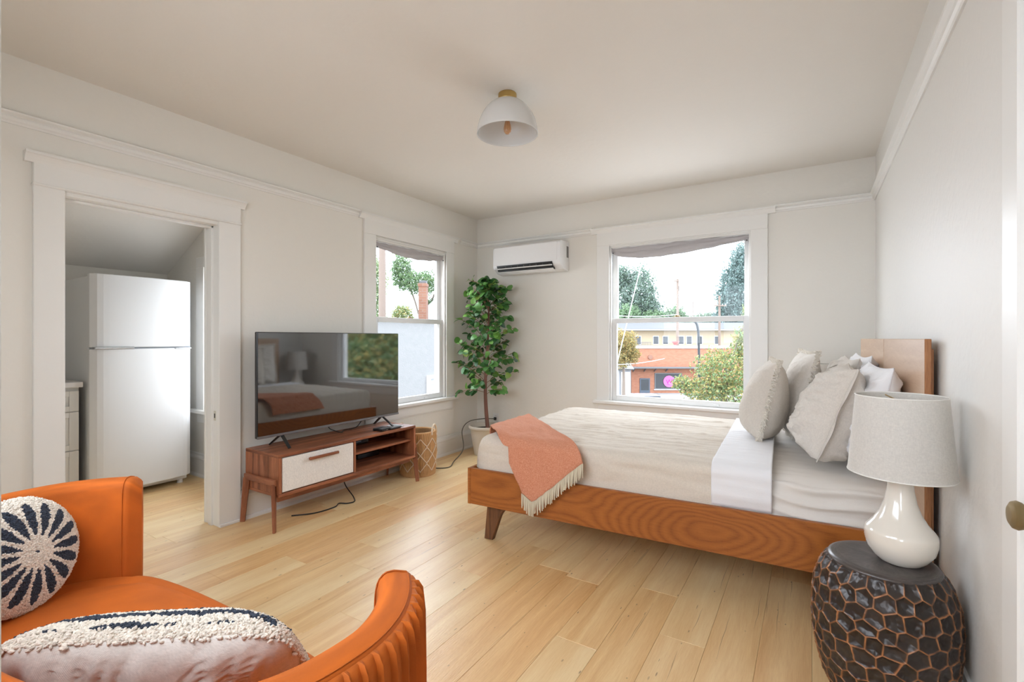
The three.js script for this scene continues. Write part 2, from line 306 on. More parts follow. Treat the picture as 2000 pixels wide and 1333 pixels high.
// panel door in the right wall, with its casing
{
  const d = setting('door_1', 'white panelled door with an aged brass knob at the right edge of the photo');
  put('casing_board', cbox(W - 0.024, W, 0, 2.03, 2.926, 3.030, 0.004), M.trim, d); put('casing_board', cbox(W - 0.024, W, 0, 2.03, 3.86, 3.964, 0.004), M.trim, d);
  put('head_board', cbox(W - 0.024, W, 2.03, 2.16, 2.926, 3.964, 0.004), M.trim, d);
  put('jamb', cbox(W - 0.002, W + 0.15, 0, 2.02, 3.031, 3.043), M.trim, d); put('jamb', cbox(W - 0.002, W + 0.15, 0, 2.02, 3.848, 3.86), M.trim, d);
  const x = W + 0.006, leaf = put('leaf', merged([cbox(x, x + 0.04, 0.008, 2.015, 3.045, 3.165), cbox(x, x + 0.04, 0.008, 2.015, 3.725, 3.846), cbox(x, x + 0.04, 0.008, 0.24, 3.165, 3.725), cbox(x, x + 0.04, 0.78, 0.92, 3.165, 3.725), cbox(x, x + 0.04, 1.88, 2.015, 3.165, 3.725), cbox(x + 0.014, x + 0.03, 0.24, 1.88, 3.165, 3.725)]), M.trim, d);
  const k = put('door_knob', lathe([[0, 0.0], [0.028, 0.0], [0.029, 0.004], [0.010, 0.008], [0.009, 0.028], [0.016, 0.034], [0.027, 0.042], [0.030, 0.050], [0.027, 0.058], [0.018, 0.063], [0, 0.065]], 40), M.agedBrass, d, x, 0.862, 3.105);
  k.rotation.z = Math.PI / 2; k.userData.label = 'aged brass oval door knob';
  put('keyhole_plate', cbox(x - 0.003, x, 0.76, 0.90, 3.088, 3.122, 0.001), M.agedBrass, d);
}
// doorway that the photographer stands in
{ const d = setting('trim_7'); put('jamb', cbox(3.09, 3.115, 0, 2.04, ZF, ZF + 0.13, 0.001), M.trim, d); put('jamb', cbox(3.645, 3.66, 0, 2.04, ZF, ZF + 0.13), M.trim, d); put('head_jamb', cbox(3.115, 3.645, 2.02, 2.06, ZF, ZF + 0.13), M.trim, d); }

// ------------------------------------------------------------------ double-hung windows
function sashWindow(name, label, half, y0, y1, place, capEnd = 0.057) {
  const w = setting(name, label); place(w);
  const b = (n, ...a) => put(n, cbox(...a), M.trim, w), s = (n, p, ...a) => put(n, cbox(...a), M.sash, p), cw = 0.128, mid = 1.405;
  b('casing_board', -half - cw, -half, y0 - 0.01, 2.142, 0, 0.022); b('casing_board', half, half + cw, y0 - 0.01, 2.142, 0, 0.022);
  b('head_board', -half - cw, half + cw, 2.142, 2.268, 0, 0.024);
  put('crown_cap', moulding(capProfile, V(-half - cw - capEnd, 2.312, 0), V(half + cw + capEnd, 2.312, 0), PZ), M.trim, w);
  b('stool', -half - cw - 0.03, half + cw + 0.03, y0 - 0.032, y0, -0.10, 0.062, 0.006); b('apron', -half - cw + 0.01, half + cw - 0.01, y0 - 0.125, y0 - 0.032, 0, 0.018);
  b('apron_bead', -half - cw + 0.01, half + cw - 0.01, y0 - 0.137, y0 - 0.125, 0, 0.010);
  b('jamb', -half - 0.012, -half, y0, y1, -0.15, 0.012); b('jamb', half, half + 0.012, y0, y1, -0.15, 0.012); b('head_jamb', -half - 0.012, half + 0.012, y1, y1 + 0.015, -0.15, 0.012);
  b('stop_bead', -half, -half + 0.014, y0, y1, -0.022, 0.006); b('stop_bead', half - 0.014, half, y0, y1, -0.022, 0.006); b('stop_bead', -half, half, y1 - 0.014, y1, -0.022, 0.006);
  b('outer_sill', -half - 0.01, half + 0.01, y0 - 0.03, y0 - 0.004, -0.20, -0.10);
  const st = 0.05;
  const lower = new THREE.Group(); lower.name = 'lower_sash'; w.add(lower);
  s('stile', lower, -half + 0.004, -half + st + 0.010, y0 + 0.001, mid + 0.02, -0.058, -0.024); s('stile', lower, half - st - 0.010, half - 0.004, y0 + 0.001, mid + 0.02, -0.058, -0.024);
  s('bottom_rail', lower, -half + st + 0.01, half - st - 0.01, y0 + 0.001, y0 + 0.052, -0.058, -0.024); s('meeting_rail', lower, -half + st + 0.01, half - st - 0.01, mid - 0.026, mid + 0.02, -0.058, -0.020);
  put('pane', cbox(-half + st + 0.01, half - st - 0.01, y0 + 0.052, mid - 0.026, -0.043, -0.039, 0), M.glass, lower);
  s('sash_lift', lower, half - 0.30, half - 0.25, y0 + 0.014, y0 + 0.030, -0.024, -0.014); 
  const upper = new THREE.Group(); upper.name = 'upper_sash'; w.add(upper);
  s('stile', upper, -half + 0.006, -half + st + 0.006, mid - 0.02, y1, -0.098, -0.062); s('stile', upper, half - st - 0.006, half - 0.006, mid - 0.02, y1, -0.098, -0.062);
  s('top_rail', upper, -half + st, half - st, y1 - 0.055, y1, -0.098, -0.062); s('meeting_rail', upper, -half + st + 0.006, half - st - 0.006, mid - 0.024, mid + 0.022, -0.098, -0.060);
  put('pane', cbox(-half + st + 0.006, half - st - 0.006, mid + 0.022, y1 - 0.055, -0.083, -0.079, 0), M.glass, upper);
  const lk = put('sash_lock', merged([cbox(-0.032, 0.032, mid + 0.020, mid + 0.026, -0.06, -0.03, 0.002), moved(new THREE.CylinderGeometry(0.011, 0.013, 0.014, 16), 0, mid + 0.033, -0.045), cbox(0, 0.034, mid + 0.028, mid + 0.036, -0.05, -0.038, 0.003)]), M.agedBrass, w); lk.userData.label = 'small dark brass sash lock';
  return w;
}
sashWindow('window_1', 'white double-hung sash window in the wall behind the television', 0.481, 0.612, 2.115, (w) => { w.rotation.y = Math.PI / 2; w.position.set(0, 0, 1.0585); });
sashWindow('window_2', 'wide white double-hung sash window behind the bed', 0.621, 0.622, 2.130, (w) => { w.position.set(2.227, 0, 0); });

// gathered cloth shades sagging under the window heads
function sagShade(label, half, yTop, drop, place) {
  const g = sheet(70, 14, (u, v) => {
    const x = lerp(-half + 0.018, half - 0.018, u), d = drop(u), fold = Math.sin(v * 9 + u * 5) * 0.006 * Math.sin(v * Math.PI), bow = Math.sin(u * Math.PI) ** 0.7;
    return [x, yTop - d * v + 0.004 * n3(u * 5, v * 3, 2), -0.018 + 0.045 * Math.sin(v * 2.4) * bow * 0.6 + fold + 0.006 * n3(u * 7, v * 4, 8)];
  }, (u, v) => [u * half * 2, v * 0.15]);
  const t = thing('window_shade', label, 'window shade'); place(t);
  const c = put('cloth', thicken(g, 0.003), std({ color: lin(0.50, 0.47, 0.47), roughness: 0.9, side: THREE.DoubleSide, bumpMap: grainTex(7, 60, 60, 2, 0.1, 0.1), bumpScale: 0.0006 }), t);
  put('head_rod', moved(new THREE.CylinderGeometry(0.008, 0.008, 2 * half - 0.03, 12), 0, yTop + 0.002, -0.022, 0, 0, Math.PI / 2), M.sash, t);
  for (const s of [-1, 1]) put('hook', moved(new THREE.SphereGeometry(0.006, 10, 8), s * (half - 0.03), yTop - 0.05, 0.0), M.dark, t);
}
sagShade('grey cloth shade sagging under the head of the bed window', 0.621, 2.112, (u) => 0.035 + 0.085 * Math.sin(Math.pow(u, 0.62) * Math.PI) ** 0.8, (t) => t.position.set(2.227, 0, 0));
sagShade('grey cloth shade under the head of the window behind the television', 0.481, 2.097, (u) => 0.04 + 0.055 * Math.sin(u * Math.PI) ** 0.8, (t) => { t.rotation.y = Math.PI / 2; t.position.set(0, 0, 1.0585); });

// ------------------------------------------------------------------ kitchen beyond the doorway
const KZ = 2.33, KX = -2.0;
wallSheet('wall_kitchen_right', KX - 0.12, -0.15, [[-1.27, -0.37, 0.60, 1.86]], 0.12, M.wall, (o) => { o.position.z = KZ - 0.12; }, 'kitchen wall beside the refrigerator');
structure(put('wall_kitchen_far', cbox(KX - 0.12, KX, 0, 2.2, KZ - 0.12, ZF + 0.13, 0), M.wall)); structure(put('wall_kitchen_left', cbox(KX - 0.12, -0.15, 0, 2.75, ZF, ZF + 0.13, 0), M.wall));
{
  const g = sheet(1, 1, (u, v) => [lerp(KX - 0.12, -0.53, u), lerp(1.785, 2.60, u), lerp(KZ - 0.12, ZF + 0.13, v)], (u, v) => [u * 1.8, v * 2.2]);
  structure(put('ceiling_kitchen', thicken(g, 0.08), M.ceiling), 'sloping ceiling of the kitchen');
  structure(put('ceiling_kitchen_flat', cbox(-0.55, -0.15, 2.59, 2.72, KZ - 0.12, ZF + 0.13, 0), M.ceiling));
  structure(put('baseboard_kitchen', moulding(baseProfile, V(KX, 0, KZ), V(-0.172, 0, KZ), PZ), M.trim));
  const w = setting('window_3', 'edge of the kitchen window casing beside the refrigerator'), b = (n, ...a) => put(n, cbox(...a), M.trim, w);
  b('casing_board', -1.395, -1.27, 0.59, 1.86, KZ, KZ + 0.022); b('casing_board', -0.37, -0.26, 0.59, 1.86, KZ, KZ + 0.022); b('head_board', -1.395, -0.26, 1.86, 1.95, KZ, KZ + 0.022); b('stool', -1.46, -0.21, 0.565, 0.60, KZ - 0.10, KZ + 0.06, 0.006); b('apron', -1.39, -0.26, 0.48, 0.565, KZ, KZ + 0.016);
  b('frame', -1.27, -1.22, 0.60, 1.86, KZ - 0.09, KZ - 0.04); b('frame', -0.42, -0.37, 0.60, 1.86, KZ - 0.09, KZ - 0.04); b('frame', -1.22, -0.42, 0.60, 0.65, KZ - 0.09, KZ - 0.04); b('frame', -1.22, -0.42, 1.81, 1.86, KZ - 0.09, KZ - 0.04); b('meeting_rail', -1.22, -0.42, 1.21, 1.25, KZ - 0.09, KZ - 0.04);
  put('pane', cbox(-1.22, -0.42, 0.65, 1.81, KZ - 0.067, KZ - 0.063, 0), M.glass, w);
}
// refrigerator
{
  const t = thing('refrigerator', 'tall white refrigerator with a freezer door on top', 'refrigerator', -1.2, 0, 2.812, 0), hw = 0.333;
  put('body', cbox(-0.70, -0.075, 0.03, 1.695, -hw, hw, 0.006), M.enamel, t);
  const door = (name, y0, y1) => {
    const pts = []; for (let i = 0; i <= 20; i++) { const z = lerp(-hw, hw, i / 20), e = Math.abs(z) / hw; pts.push([z, -0.004 + 0.026 * (1 - e * e) - 0.03 * Math.pow(e, 14)]); }
    const s = new THREE.Shape(); s.moveTo(-hw, -0.068); pts.forEach(([z, x]) => s.lineTo(z, x)); s.lineTo(hw, -0.068);
    const g = new THREE.ExtrudeGeometry(s, { depth: y1 - y0 - 0.012, bevelEnabled: true, bevelSize: 0.005, bevelThickness: 0.006, bevelSegments: 3 });
    g.applyMatrix4(new THREE.Matrix4().makeBasis(V(0, 0, 1), V(1, 0, 0), V(0, 1, 0))); g.translate(0, y0 + 0.006, 0); g.computeVertexNormals(); return put(name, g, M.enamel, t);
  };
  const a = door('freezer_door', 1.163, 1.712), b = door('refrigerator_door', 0.075, 1.150);
  put('handle_lip', cbox(-0.02, 0.034, 1.150, 1.166, 0.08, hw - 0.01, 0.004), M.chrome, a); put('handle_lip', cbox(-0.02, 0.030, 1.142, 1.153, -hw + 0.01, -0.20, 0.004), M.chrome, b);
  put('gasket', cbox(-0.07, 0.002, 1.149, 1.165, -hw + 0.008, hw - 0.008, 0), std({ color: lin(0.35, 0.37, 0.40), roughness: 0.6 }), t);
  const bd = put('badge', cbox(0.0165, 0.0215, 1.632, 1.652, -0.088, -0.012, 0.002), M.chrome, a);
  {
    const cv = document.createElement('canvas'); cv.width = 256; cv.height = 64; const x = cv.getContext('2d'); x.fillStyle = '#6d7075'; x.fillRect(0, 0, 256, 64); x.fillStyle = '#26282b'; x.font = 'bold 50px serif'; x.textAlign = 'center'; x.textBaseline = 'middle'; x.fillText('mabe', 128, 30);
    const tx = new THREE.CanvasTexture(cv); tx.colorSpace = THREE.SRGBColorSpace; const pl = put('lettering', new THREE.PlaneGeometry(0.07, 0.017), std({ map: tx, roughness: 0.4 }), a, 0.0219, 1.642, -0.05); pl.rotation.y = Math.PI / 2;
  }
  put('hinge_cover', cbox(-0.14, -0.03, 1.695, 1.716, hw - 0.10, hw - 0.02, 0.006), M.whitePlastic, t);
  put('kick_plate', cbox(-0.68, -0.09, 0.035, 0.075, -hw + 0.01, hw - 0.01), std({ color: lin(0.2, 0.2, 0.21), roughness: 0.6 }), t);
  for (const [x, z] of [[-0.10, -0.29], [-0.10, 0.29], [-0.64, -0.29], [-0.64, 0.29]]) put('foot', moved(new THREE.CylinderGeometry(0.018, 0.022, 0.036, 16), x, 0.018, z), M.whitePlastic, t);
}
// base cabinet with three drawers, and the worktop over it
{
  const t = thing('kitchen_cabinet', 'white base cabinet with stacked drawers beside the refrigerator', 'cabinet', -1.30, 0, 3.185, 0), L = 0.90;
  put('carcass', cbox(-0.58, -0.02, 0.09, 0.868, 0, L), M.cabinet, t); put('toe_kick', cbox(-0.58, -0.07, 0, 0.09, 0.01, L), M.cabinet, t);
  let y = 0.10; for (const h of [0.31, 0.285, 0.155]) {
    for (const [z0, z1] of [[0.004, 0.446], [0.454, 0.896]]) {
      const d = put('drawer_front', merged([cbox(-0.02, -0.002, y, y + h - 0.006, z0, z0 + 0.055), cbox(-0.02, -0.002, y, y + h - 0.006, z1 - 0.055, z1), cbox(-0.02, -0.002, y, y + 0.04, z0 + 0.055, z1 - 0.055), cbox(-0.02, -0.002, y + h - 0.046, y + h - 0.006, z0 + 0.055, z1 - 0.055), cbox(-0.02, -0.010, y + 0.04, y + h - 0.046, z0 + 0.055, z1 - 0.055)]), M.cabinet, t);
      put('handle', tube([[0, y + h * 0.5, (z0 + z1) / 2 - 0.06], [0.022, y + h * 0.5, (z0 + z1) / 2 - 0.052], [0.022, y + h * 0.5, (z0 + z1) / 2 + 0.052], [0, y + h * 0.5, (z0 + z1) / 2 + 0.06]], 0.004, 20, 8), M.chrome, d);
    }
    y += h;
  }
  tag(put('worktop', cbox(-1.90, -1.275, 0.870, 0.910, 3.172, 4.44, 0.004), std({ color: lin(0.74, 0.72, 0.70), roughness: 0.3 })), 'pale worktop on the kitchen drawers', 'worktop');
}

// ------------------------------------------------------------------ ceiling lamp, air conditioner
{
  const t = thing('ceiling_lamp', 'flush ceiling lamp with a white dome shade and brass mount', 'lamp', 1.837, H, 2.235);
  put('mount', lathe([[0, -0.042], [0.046, -0.044], [0.056, -0.038], [0.052, -0.032], [0.052, -0.004], [0.050, 0], [0, 0]]), M.brass, t);
  const prof = []; for (let i = 0; i <= 24; i++) { const a = i / 24; prof.push([0.172 * Math.sin(lerp(0.34, 1.50, a)) ** 0.92, -0.226 + 0.195 * Math.cos(lerp(0.34, 1.5708, a)) ]); }
  const outer = prof.map((p) => [...p]), inner = prof.map(([r, y]) => [r - 0.004, y - 0.004 * (1 - r / 0.2)]).reverse();
  put('shade', lathe([...outer, ...inner], 72), std({ color: lin(0.80, 0.79, 0.77), roughness: 0.18, transmission: 0.12, thickness: 0 }), t);
  put('socket', lathe([[0, -0.14], [0.018, -0.14], [0.020, -0.10], [0.020, -0.04], [0, -0.04]], 24), M.brass, t);
  const b = put('bulb', lathe([[0, -0.226], [0.010, -0.224], [0.019, -0.212], [0.022, -0.196], [0.018, -0.172], [0.012, -0.150], [0.011, -0.138], [0, -0.138]], 24), std({ color: lin(0.85, 0.60, 0.38), roughness: 0.08, transmission: 0.75, thickness: 0 }), t); b.userData.label = 'amber glass bulb, switched off';
  put('filament', tube([[-0.005, -0.15, 0], [-0.007, -0.20, 0], [0.0, -0.175, 0.004], [0.007, -0.20, 0], [0.005, -0.15, 0]], 0.0012, 30, 5), M.brass, b);
}
{
  const t = thing('air_conditioner', 'white wall-mounted split air conditioner above the plant', 'air conditioner', 0.765, 1.925, 0.002), hw = 0.402;
  const s = new THREE.Shape(); s.moveTo(0, 0.02); s.lineTo(0, 0.285); s.quadraticCurveTo(0, 0.292, 0.01, 0.293); s.lineTo(0.165, 0.285); s.quadraticCurveTo(0.196, 0.28, 0.198, 0.25); s.lineTo(0.198, 0.085); s.quadraticCurveTo(0.197, 0.062, 0.180, 0.05); s.lineTo(0.118, 0.012); s.lineTo(0.03, 0.0); s.quadraticCurveTo(0, 0, 0, 0.02);
  const g = new THREE.ExtrudeGeometry(s, { depth: 2 * hw - 0.016, bevelEnabled: true, bevelSize: 0.006, bevelThickness: 0.008, bevelSegments: 3, curveSegments: 8 });
  g.applyMatrix4(new THREE.Matrix4().makeBasis(V(0, 0, 1), V(0, 1, 0), V(-1, 0, 0))); g.translate(hw - 0.008, 0, 0.006); put('casing', g, M.whitePlastic, t);
  put('front_panel', cbox(-hw + 0.012, hw - 0.03, 0.088, 0.276, 0.200, 0.212, 0.005), M.whitePlastic, t);
  const v = put('air_outlet', cbox(-hw + 0.055, hw - 0.085, 0.020, 0.030, 0.120, 0.198, 0), M.black, t); v.rotation.x = 0; 
  // slanted dark mouth with thin vanes
  const mouth = sheet(1, 2, (u, q) => [lerp(-hw + 0.055, hw - 0.085, u), [0.008, 0.036, 0.078][Math.round(q * 2)], [0.146, 0.199, 0.219][Math.round(q * 2)]]); mouth.computeVertexNormals(); put('mouth', thicken(mouth, 0.004), M.black, v);
  for (let i = 0; i < 9; i++) { const x = lerp(-hw + 0.09, hw - 0.12, i / 8); put('vane', bar(V(x, 0.020, 0.172), V(x, 0.066, 0.216), 0.005, 0.010, 1, 0), std({ color: lin(0.10, 0.10, 0.10), roughness: 0.5 }), v); }
  put('louvre', moved(cbox(-hw + 0.06, hw - 0.09, -0.003, 0.003, -0.024, 0.024, 0.002), 0, 0.004, 0.162, -0.5), M.whitePlastic, t);
  put('louvre', moved(cbox(-hw + 0.06, hw - 0.09, -0.002, 0.002, -0.008, 0.008, 0.001), 0, 0.045, 0.209, -0.6), M.whitePlastic, t);
  put('side_recess', cbox(hw - 0.001, hw + 0.002, 0.13, 0.245, 0.02, 0.06, 0), std({ color: lin(0.22, 0.21, 0.2), roughness: 0.6 }), t);
  put('back_plate', cbox(-hw + 0.15, hw - 0.02, 0.285, 0.300, 0, 0.03, 0), std({ color: lin(0.35, 0.34, 0.32), roughness: 0.6 }), t);
}

// ------------------------------------------------------------------ television and its stand
const walnutTex = straightWood([176, 112, 78], [104, 56, 34], 301, 0.9, 0.30, 1024, 256, 0.9);
const walnut = std({ map: walnutTex, roughness: 0.42 });
const oatmeal = std({ color: lin(0.90, 0.85, 0.79), roughness: 0.85, bumpMap: grainTex(15, 120, 120, 2, 0.25, 0.25), bumpScale: 0.0008, map: texture(256, 256, (u, v) => { const n = 0.96 + 0.10 * (fbm(u, v, 40, 90, 2, 4) - 0.5); return [255 * n, 255 * n, 255 * n]; }, 0.3, 0.3) });
{
  const t = thing('tv_stand', 'low walnut media console with a pale drawer and open shelves', 'media console', 0.03, 0, 1.455, 0), L = 1.245, D = 0.38, y0 = 0.212, y1 = 0.487;
  const b = (n, ...a) => put(n, cbox(...a), walnut, t);
  b('top', 0, D, y1 - 0.022, y1, 0, L, 0.003, 'z'); b('bottom', 0, D, y0, y0 + 0.022, 0, L, 0.003, 'z');
  b('side_panel', 0, D, y0 + 0.022, y1 - 0.022, 0, 0.022, 0.002, 'y'); b('side_panel', 0, D, y0 + 0.022, y1 - 0.022, L - 0.022, L, 0.002, 'y');
  b('divider', 0.01, D - 0.004, y0 + 0.022, y1 - 0.022, 0.630, 0.648, 0.002, 'y'); b('shelf', 0.01, D - 0.035, 0.352, 0.370, 0.022, 0.630, 0.002, 'z');
  const back = put('back_panel', merged([cbox(0, 0.006, y0 + 0.022, 0.300, 0.022, L - 0.022), cbox(0, 0.006, 0.330, 0.352, 0.022, L - 0.022), cbox(0, 0.006, 0.30, 0.33, 0.40, L - 0.022), cbox(0, 0.006, 0.372, y1 - 0.022, 0.022, L - 0.022)]), std({ map: walnutTex, color: lin(0.5, 0.45, 0.4), roughness: 0.7 }), t);
  const dr = put('drawer_front', cbox(D - 0.022, D - 0.004, y0 + 0.028, y1 - 0.028, 0.654, L - 0.028, 0.003), oatmeal, t); dr.userData.label = 'pale oatmeal drawer front';
  const h = b('handle', 0, 0.018, 0, 0.018, 0, 0.235, 0.003, 'z'); h.position.set(D + 0.006, 0.412, 0.80); h.removeFromParent(); dr.add(h); for (const z of [0.81, 1.01]) put('handle_post', cbox(D - 0.004, D + 0.008, 0.416, 0.428, z, z + 0.012), M.dark, dr);
  b('apron_rail', D - 0.075, D - 0.045, 0.172, y0, 0.02, L - 0.02, 0.002, 'z');
  for (const [z, o] of [[-0.003, -1], [L + 0.003, 1]]) {
    const zc = z + o * 0.011;
    put('end_bar', cbox(0.022, D - 0.012, 0.288, 0.326, zc - 0.011, zc + 0.011, 0.003, 'x'), walnut, t);
    for (const [xa, xb] of [[0.042, 0.012], [D - 0.032, D - 0.004]]) put('leg', bar(V(xa, 0.300, zc), V(xb, 0.0, zc + o * 0.012), 0.042, 0.024, 0.72, 0.003), walnut, t);
  }
}
{
  const t = thing('television', 'large flat black television standing on the walnut console', 'television', 0.205, 0.488, 2.088, Math.PI / 2), hw = 0.634;
  put('case', cbox(-hw, hw, 0.080, 0.785, -0.028, 0, 0.004), M.black, t); put('rear_housing', cbox(-hw + 0.12, hw - 0.12, 0.10, 0.50, -0.062, -0.028, 0.01), M.black, t);
  const sc = put('screen', cbox(-hw + 0.005, hw - 0.005, 0.096, 0.780, 0.0005, 0.0025, 0), std({ color: lin(0.006, 0.006, 0.007), roughness: 0.04, ior: 2.5 }), t); sc.userData.label = 'dark glossy screen, switched off';
  put('lower_bezel', cbox(-hw, hw, 0.078, 0.094, -0.004, 0.006, 0.002), std({ color: lin(0.22, 0.22, 0.23), metalness: 0.6, roughness: 0.35 }), t);
  for (const s of [-1, 1]) {
    const x = s * 0.455;
    const f = put('foot', bar(V(x, 0.084, -0.012), V(x + s * 0.015, 0.004, 0.105), 0.022, 0.010, 0.9, 0.002), M.black, t);
    put('rear_leg', bar(V(x, 0.084, -0.016), V(x + s * 0.015, 0.004, -0.125), 0.022, 0.010, 0.9, 0.002), M.black, f);
  }
}
tag(put('looped_cable', tube([[0.15, 0.57, 1.80], [0.16, 0.512, 1.88], [0.10, 0.494, 1.95], [0.16, 0.494, 2.02], [0.13, 0.53, 2.10], [0.16, 0.575, 2.15]], 0.0035, 60, 6), M.black), 'thin black cable looping under the television', 'cable');
{
  const t = thing('media_player', 'slim black media box on the console under the television', 'media box', 0.335, 0.488, 1.76, 0.1); put('case', cbox(-0.05, 0.05, 0, 0.018, -0.06, 0.06, 0.004), M.black, t); put('indicator', cbox(0.05, 0.051, 0.006, 0.010, -0.01, 0.01, 0), M.chrome, t);
  const p = thing('instruction_card', 'folded white card lying beside the television foot', 'card', 0.30, 0.489, 1.585, -0.2); put('leaflet', cbox(-0.06, 0.06, 0, 0.004, -0.045, 0.045, 0.0008), std({ color: lin(0.75, 0.75, 0.74), roughness: 0.6 }), p); put('cover_print', cbox(-0.04, 0.02, 0.004, 0.0046, -0.03, 0.03, 0), std({ color: lin(0.35, 0.36, 0.37), roughness: 0.6 }), p);
  const r = thing('remote_control', 'small grey and black remote control on the console', 'remote control', 0.378, 0.488, 1.665, 0.05); put('shell', softBox(0.034, 0.018, 0.13, 0.008, 4, 4, 12), M.black, r, 0, 0.009, 0); put('keypad', cbox(-0.011, 0.011, 0.0172, 0.019, -0.05, 0.04, 0.0005), std({ color: lin(0.3, 0.3, 0.31), roughness: 0.5 }), r);
  const q = thing('router', 'black electronic box pushed to the back of the upper shelf', 'router', 0.115, 0.3715, 1.86); put('case', cbox(-0.06, 0.06, 0, 0.045, -0.10, 0.10, 0.006), M.black, q); put('light_strip', cbox(0.0602, 0.061, 0.02, 0.026, -0.02, 0.03, 0), std({ color: lin(0.25, 0.35, 0.5), roughness: 0.3 }), q);
  const e = thing('power_strip', 'black power strip in the lower shelf of the console', 'power strip', 0.10, 0.2345, 1.72); put('case', cbox(-0.03, 0.03, 0, 0.04, -0.12, 0.12, 0.005), M.black, e);
  for (let i = 0; i < 4; i++) put('socket', cbox(-0.014, 0.014, 0.04, 0.0412, -0.09 + i * 0.055, -0.062 + i * 0.055, 0), std({ color: lin(0.08, 0.08, 0.085), roughness: 0.6 }), e);
}
tag(put('floor_cord', tube([[0.10, 0.23, 1.92], [0.14, 0.10, 1.98], [0.30, 0.010, 2.02], [0.375, 0.006, 2.08], [0.36, 0.006, 2.13], [0.31, 0.006, 2.16], [0.345, 0.006, 2.22], [0.33, 0.006, 2.38], [0.24, 0.006, 2.50]], 0.0045, 90, 6), M.black), 'black cord lying on the floor under the media console', 'cord');
tag(put('plant_cord', tube([[0.262, 0.327, 0.03], [0.20, 0.34, 0.16], [0.16, 0.335, 0.38], [0.185, 0.27, 0.52], [0.26, 0.10, 0.60], [0.30, 0.02, 0.80], [0.36, 0.006, 0.95], [0.30, 0.006, 1.03], [0.06, 0.006, 1.06]], 0.005, 100, 7), std({ color: lin(0.10, 0.085, 0.06), roughness: 0.55 })), 'dark cord running from the wall outlet past the plant pot', 'cord');
{
  const t = thing('wall_outlet', 'white wall outlet behind the plant pot', 'outlet', 0.262, 0.33, 0.001); put('plate', cbox(-0.036, 0.036, -0.058, 0.058, 0, 0.006, 0.002), M.whitePlastic, t);
  for (const y of [-0.026, 0.026]) { const f = put('receptacle', cbox(-0.016, 0.016, y - 0.014, y + 0.014, 0.006, 0.008, 0.003), M.whitePlastic, t); put('slot', merged([cbox(-0.008, -0.005, y - 0.005, y + 0.005, 0.008, 0.0084, 0), cbox(0.005, 0.008, y - 0.005, y + 0.005, 0.008, 0.0084, 0)]), M.dark, f); }
  put('plug', cbox(-0.014, 0.014, -0.016, 0.016, 0.0085, 0.032, 0.004), M.black, t, 0, -0.003, 0);
}

// ------------------------------------------------------------------ woven basket
{
  const t = thing('wicker_basket', 'tall woven seagrass basket beside the media console', 'basket', 0.235, 0, 1.240), R0 = 0.158, hgt = 0.385;
  const rad = (y) => R0 * (0.93 + 0.09 * Math.sin((y / hgt) * 2.2 + 0.2));
  const straw = std({ color: lin(0.92, 0.78, 0.60), roughness: 0.85, map: texture(256, 256, (u, v) => mixc([178, 138, 96], [246, 220, 184], fbm(u, v, 30, 16, 3, 8)), 0.2, 0.2) });
  const brown = std({ color: lin(0.42, 0.25, 0.12), roughness: 0.9, bumpMap: grainTex(19, 60, 30, 2, 0.15, 0.15), bumpScale: 0.003 });
  const pale = std({ color: lin(0.72, 0.58, 0.42), roughness: 0.85 });
  const po = [], pi = []; for (let i = 0; i <= 20; i++) { const y = lerp(0.004, hgt, i / 20); po.push([rad(y), y]); pi.push([rad(y) - 0.010, y]); }
  put('wall', lathe([[0, 0.002], ...po, ...pi.reverse(), [0, 0.012]], 64), brown, t);
  const strands = []; const r = rng(9);
  for (let k = 0; k < 110; k++) { const a = (k / 110) * 6.2832, pts = []; for (let i = 0; i <= 8; i++) { const y = lerp(0.004, hgt, i / 8), rr = rad(y) + 0.0035 + 0.0025 * ((i + k) % 2), b = a + (r() - 0.5) * 0.035; pts.push(V(rr * Math.cos(b), y, rr * Math.sin(b))); } strands.push(tube(pts, 0.0042, 14, 5)); }
  const sw = put('upright_strands', merged(strands), straw, t); sw.userData.kind = 'stuff';
  for (let k = 0; k < 9; k++) for (const s of [-1, 1]) { const a = (k / 9) * 6.2832, pts = []; for (let i = 0; i <= 12; i++) { const y = lerp(0.05, 0.34, i / 12), b = a + s * 0.35 * Math.asin(Math.sin((i / 12) * Math.PI * 2)) / (Math.PI / 2), rr = rad(y) + 0.011; pts.push(V(rr * Math.cos(b), y, rr * Math.sin(b))); } put('lattice_strand', tube(pts, 0.0045, 30, 5), pale, t); }
  for (const y of [0.008, hgt]) put('rim', moved(new THREE.TorusGeometry(rad(y) - 0.002, 0.0095, 10, 60), 0, y, 0, Math.PI / 2), straw, t);
  for (const a of [-0.35, Math.PI - 0.35]) { const c = Math.cos(a), s = Math.sin(a), rr = rad(hgt), pts = []; for (let i = 0; i <= 14; i++) { const q = (i / 14) * Math.PI, off = 0.055 * Math.cos(q); pts.push(V(rr * c - s * off, hgt - 0.02 + 0.085 * Math.sin(q), rr * s + c * off)); } put('handle', tube(pts, 0.0085, 28, 8), pale, t); }
}

